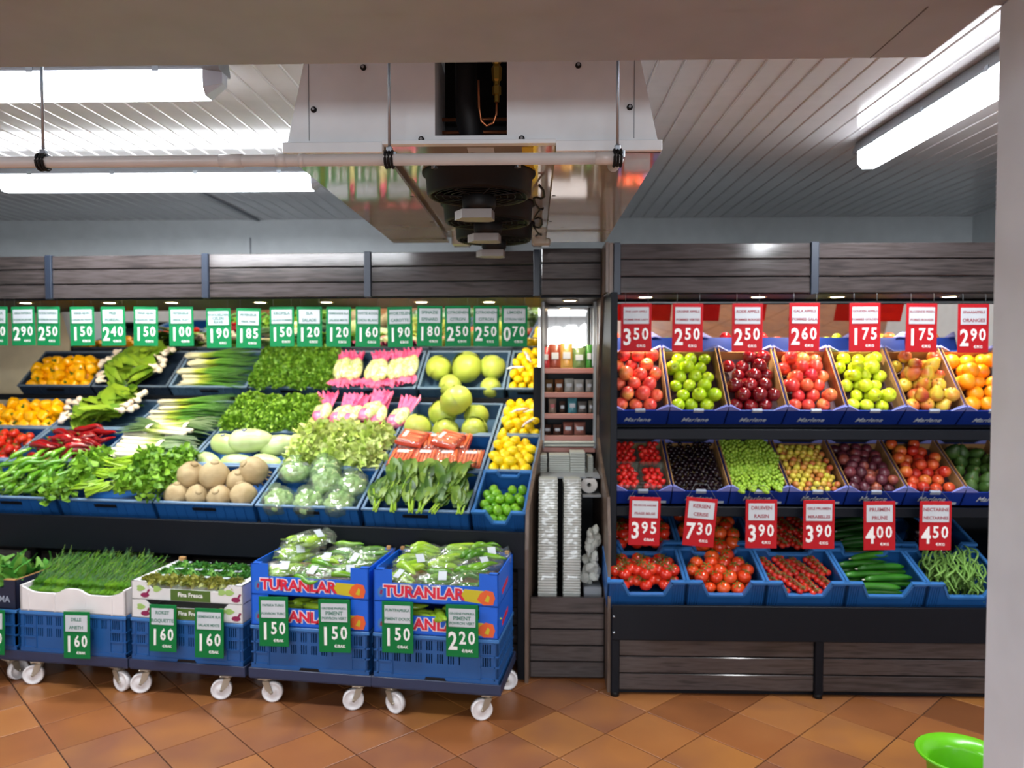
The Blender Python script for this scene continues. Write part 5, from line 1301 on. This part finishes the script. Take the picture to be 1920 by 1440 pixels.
LT = [(-8, 'green', '2.90', ['PAPRIKA', 'POIVRON'], K, 'at the left frame edge of the canopy row'),
 (42, 0, '2.90', ['GELE PAPRIKA', 'POIVRON JAUNE'], K, 'second from the left frame edge, canopy row'), (90, 0, '2.50', ['RODE PAPRIKA', 'POIVRON ROUGE'], K, 'left of the yellow peppers, touching its neighbour'),
 (153, 0, '1.50', ['VERSE AJUIN', 'OIGNON FRAIS'], P, 'above the yellow peppers'), (211, 0, '2.40', ['PREI', 'POIREAU'], P, 'above the bulb onions'),
 (273, 0, '1.50', ['VERSE AJUIN', 'OIGNON VERT'], P, 'between the onion crates'), (339, 0, '1.00', ['PETERSELIE', 'PERSIL PLAT'], P, 'at the left of the spring onions'),
 (409, 0, '1.90', ['KNOLSELDER', 'CELERI', 'RAVE'], K, 'hanging slightly lower above the spring onions'), (466, 0, '1.85', ['PETERSELIE', 'PERSIL FRISE'], P, 'above the edge of the parsley'),
 (528, 0, '1.50', ['KROPSLA', 'SALADE POMMEE'], P, 'above the parsley'), (580, 0, '1.20', ['SLA', 'SALADE'], P, 'with the lines sla and salade'),
 (635, 0, '1.20', ['GEMENGDE SLA', 'SALADE MIXTE'], P, 'left of the tag reading 1.60'), (690, 0, '1.60', ['WITTE KOOL', 'CHOU BLANC'], P, 'above the pink lettuce bags'),
 (749, 0, '1.90', ['WORTELEN', 'CAROTTE'], P, 'with the lines wortelen and carotte'), (806, 0, '1.80', ['SPINAZIE', 'EPINARD'], P, 'above the cabbages'),
 (858, 0, '2.50', ['CITROENEN', 'CITRON'], P, 'lemon tag, left one of the pair'), (912, 0, '2.50', ['CITROENEN', 'CITRON'], K, 'lemon tag, right one of the pair'), (965, 0, '0.70', ['LIMOEN', 'CITRON VERT'], P, 'at the right end of the canopy row')]
for px, _, pr, ln, un_, wh in LT:
    top = 575 + (3 if px in (409, 466) else 0) - (2 if px > 780 else 0)
    p = at(px, top, 4.42 - (px - 1000) / 1443 * 4.4 * .056 + .03)
    tag_sign('green', pr, ln, un_, T(*p) @ RZ(-3.2 + U(-3, 3)) @ RY(U(-1, 1)), 1.0, wh, .055 + (p.z < 1.98) * .01)
RT = [(1193, 569, 0, '3.50', ['PINK LADY APPELS', 'POMME PINK LADY'], 'above the pink apples'), (1290, 569, 0, '2.50', ['GROENE APPELS', 'POMMES VERTES'], 'above the green apples'),
 (1402, 569, 0, '2.50', ['RODE APPELS', 'POMMES ROUGES'], 'above the dark red apples'), (1509, 568, 0, '2.60', ['GALA APPELS', 'POMMES GALA'], 'above the red apples'),
 (1622, 568, 0, '1.75', ['GOUDEN APPELS', 'POMMES GOLDEN'], 'above the yellow green apples'), (1729, 569, 0, '1.75', ['BLOZENDE PEREN', 'POIRES ROUGES'], 'above the blushed pears'), (1826, 570, 0, '2.90', ['SINAASAPPELS', 'ORANGES'], 'above the oranges')]
for px, top, ry, pr, ln, wh in RT: tag_sign('red', pr, ln, '€/KG', T(*at(px, top, 3.99)) @ RZ(U(-2, 2)) @ RY(U(-.6, .6)), 1.05, wh, .045)
for px, top, ry, pr, ln, wh, u_ in [(1210, 932, 1.5, '3.95', ['BELGISCHE AARDBEI', 'FRAISE BELGE'], 'under the strawberries', 'BAK'), (1317, 934, 5, '7.30', ['KERSEN', 'CERISE'], 'tilted under the black cherries', 'KG'), (1428, 937, 0, '3.90', ['DRUIVEN', 'RAISIN'], 'under the green grapes', 'KG'),
   (1536, 938, 0, '3.90', ['GELE PRUIMEN', 'MIRABELLES'], 'under the small plums', 'KG'), (1649, 940, -1, '4.00', ['PRUIMEN', 'PRUNE'], 'under the plums', 'KG'), (1755, 940, 0, '4.50', ['NECTARINE', 'NECTARINES'], 'under the nectarines', 'KG')]:
    o = tag_sign('red', pr, ln, '€/' + u_, T(*at(px, top, 3.86)) @ RY(ry), 1.04, wh)
    q = MB(); q.tube([(-.07, .002, -.005), (-.03, .05, .06), (.03, .05, .06), (.07, .002, -.005)], .0011, 5); q.obj('hook', M_['wire'], o)
for px, top, w_, pr, ln, wh in [(-15, 1143, 55, '1.20', ['SPINAZIE', 'EPINARD'], 'at the left frame edge, low row'), (143, 1147, 57, '1.60', ['DILLE', 'ANETH'], 'on the crate below the dill'), (305, 1134, 57, '1.60', ['ROKET', 'ROQUETTE'], 'on the left of the white cartons'),
   (392, 1141, 60, '1.60', ['GEMENGDE SLA', 'SALADE MIXTE'], 'on the right of the white cartons'), (512, 1119, 60, '1.50', ['PAPRIKA TURKS', 'POIVRON TURC'], 'on the left of the left pepper stack'), (626, 1124, 64, '1.50', ['GROENE PAPRIKA', 'PIMENT', 'POIVRON VERT'], 'on the right of the left pepper stack'),
   (745, 1128, 62, '1.50', ['PUNTPAPRIKA', 'PIMENT DOUX'], 'on the left of the right pepper stack'), (866, 1134, 63, '2.20', ['GROENE PAPRIKA', 'PIMENT', 'POIVRON VERT'], 'on the right of the right pepper stack')]:
    d = 3.475 - (px - 940) / 1443 * 3.6 * .14
    tag_sign('green', pr, ln, '€/BAK', T(*at(px, top, d)) @ RZ(-8) @ RY(-2 if px in (512, 626, 143) else -1) @ RX(-3), w_ * d / 1443 / .15, wh, 0, True)

# ------------------------------------------------------------------ narrow shelf unit contents
def pouch(name, x, z, w_, h_, col, label, col2=None, y=4.64, lean=6):
    key = 'pouch ' + col
    mt = bpy.data.materials.get(key) or plain(key, col, .25, spec=.6, bump=.5, bscale=70)
    o = thing(name, label, 'bag', T(x, y, z) @ RX(-lean), 'packets on the narrow shelves')
    q = MB(); n_ = 8; vs = []
    for j in range(n_ + 1):
        t = j / n_; d = .022 * math.sin(PI * min(1, .12 + t * .88)) ** .8 * (1.2 - .5 * t)
        for s_ in (-1, 1):
            for i in range(7):
                u_ = i / 6 * 2 - 1; vs.append((u_ * w_ / 2 * (1 - .06 * math.sin(PI * t)), s_ * d * (1 - u_ * u_) ** .5, t * h_))
    fs = []
    for j in range(n_):
        for s_ in (0, 7):
            for i in range(6): a = j * 14 + s_ + i; fs.append((a, a + 1, a + 15, a + 14) if s_ == 0 else (a + 1, a, a + 14, a + 15))
    q.add(vs, fs, 0, True); q.obj('packet', mt, o)
    q = MB(); q.bbox(-w_ * .3, w_ * .3, -.026, -.022, h_ * .35, h_ * .62, .001); q.obj('label', M_['card'] if not col2 else plain('label ' + col2, col2, .4), o)
for a in [(.075, 1.627, .045, .13, 'B8363C', 'red packet of snacks at the left end of the top narrow shelf'), (.13, 1.627, .07, .145, '9C4A34', 'reddish brown packet of nuts on the top narrow shelf'), (.20, 1.627, .075, .15, 'D0A050', 'tan yellow packet of nuts on the top narrow shelf'), (.275, 1.627, .075, .125, '6E8A50', 'green and white packet on the top narrow shelf'), (.335, 1.627, .04, .14, '3E8A34', 'slim green packet at the right end of the top narrow shelf')]: pouch('snack_packet', *a)
for a in [(.095, 1.483, .05, .075, '7E6040', 'brown packet at the left of the second narrow shelf'), (.155, 1.483, .05, .075, '8E5A3C', 'reddish brown packet on the second narrow shelf'), (.215, 1.483, .055, .08, 'A8A8A0', 'grey white packet, middle of the second narrow shelf'), (.275, 1.483, .06, .075, 'B0ACA4', 'wide whitish packet on the second narrow shelf'), (.335, 1.483, .04, .075, 'A4A098', 'pale packet at the right of the second narrow shelf'),
          (.115, 1.356, .045, .085, 'A89080', 'beige packet with red cap on the third narrow shelf', 'B04040'), (.175, 1.356, .035, .07, '4A3830', 'dark brown packet on the third narrow shelf'), (.235, 1.356, .055, .09, '5A98A4', 'teal packet on the third narrow shelf'), (.295, 1.356, .055, .07, '6A6460', 'grey brown packet on the third narrow shelf'), (.345, 1.356, .025, .075, '8A8478', 'slim grey packet on the third narrow shelf'),
          (.085, 1.225, .05, .06, '4A342C', 'dark packet at the left of the fourth narrow shelf'), (.145, 1.225, .05, .06, '54382E', 'dark brown packet on the fourth narrow shelf'), (.21, 1.225, .06, .075, '8A5448', 'pinkish brown packet on the fourth narrow shelf'), (.28, 1.225, .07, .075, '946054', 'wide pinkish packet on the fourth narrow shelf')]:
    pouch('snack_packet', *a)
for i, z in enumerate((1.16, 1.178)):
    q = MB(); q.bbox(.062, .366, 4.56, 4.78, z, z + .015, .006); thing('film_sheet_pack', 'flat pack of white film sheets, %s of two' % ['lower', 'upper'][i], 'packaging', Matrix(), 'film sheet packs', q.mesh('film_sheet_pack', [M_['stack']]))
def tray_stack(name, label, x0, x1, y0, y1, z0, z1, tilt, layers=46):
    o = thing(name, label, 'packaging', T(x0, y0, z0) @ RY(tilt) @ RX(-5)); q = MB(); H = (z1 - z0)
    for i in range(layers): a = H * i / layers; q.box(.002 * (i % 2), x1 - x0 - .002 * (i % 2), 0, y1 - y0, a, a + H / layers * .8)
    tag(q.obj('trays', M_['stack'], o), kind='stuff')
    q = MB(); q.bbox(-.003, x1 - x0 + .003, -.003, y1 - y0 + .003, 0, H + .012, .02); q.obj('clear_wrap', M_['wrap'], o)
tray_stack('foam_tray_stack', 'tall wrapped stack of foam trays at the left of the narrow unit', .025, .125, 4.04, 4.2, .412, 1.05, .6)
tray_stack('foam_tray_stack', 'tall wrapped stack of foam trays at the centre of the narrow unit', .158, .25, 4.04, 4.2, .412, 1.05, .6)
q = MB(); q.lathe([(.012, -.05), (.045, -.05), (.045, .05), (.012, .05), (.012, -.05)], 24, 0, False, RX(90)); thing('paper_roll', 'white paper roll at the right of the narrow unit', 'paper roll', T(.31, 4.30, .985), None, q.mesh('paper_roll', [M_['paper']]))
bar(mid, 'roll_shelf', .27, .372, 4.2, 4.5, .925, .938, 'housing', .001)
q = MB()
for k in range(26):
    zz_ = .02 + .27 * k / 25; rr = .045 * (1 - .55 * k / 25); v = rdir(-.5)
    q.lathe([(0, -.03), (.018, -.02), (.028, .0), (.016, .022), (0, .03)], 7, 0, False, T(v.x * rr, v.y * rr * .7, zz_) @ rand_rot('any') @ Matrix.Diagonal((1.3, .6, 1, 1)))
thing('plastic_bag_bundle', 'crumpled bundle of white plastic bags at the right of the narrow unit', 'packaging', T(.315, 4.12, .47), None, q.mesh('plastic_bag_bundle', [M_['stack']]))
q = MB(); q.bbox(.27, .365, 4.06, 4.2, .41, .47, .004); thing('grey_box', 'small grey box under the plastic bag bundle', 'box', Matrix(), None, q.mesh('grey_box', [M_['housing']]))
for i, (x, y, w_, h_) in enumerate([(.06, 4.42, .04, .10), (.15, 4.42, .12, .10), (.255, 4.40, .085, .12), (.33, 4.43, .03, .09)]):
    q = MB()
    for k in range(8): q.bbox(-w_ / 2 + .001 * (k % 2), w_ / 2 - .001 * (k % 2), 0, .12, k * h_ / 8, (k + .85) * h_ / 8, .001)
    thing('tray_pack', 'pack of pale plastic trays behind the tall stacks, %s' % from_left(i), 'packaging', T(x, y, 1.03), 'plastic tray packs', q.mesh('tray_pack', [M_['stack']]))

# green basin on the floor at the lower right
q = MB(); q.lathe([(0, .012), (.085, .012), (.10, .05), (.118, .27), (.15, .292), (.155, .30), (.148, .305), (.125, .285), (.114, .278), (.105, .262), (.094, .05), (.08, .02), (0, .02)], 40)
bs = thing('basin', 'lime green plastic basin on the floor beside the jamb', 'basin', T(*at(1806, 1459, 2.70).xy, 0), None, q.mesh('basin', [M_['limeplastic']]))
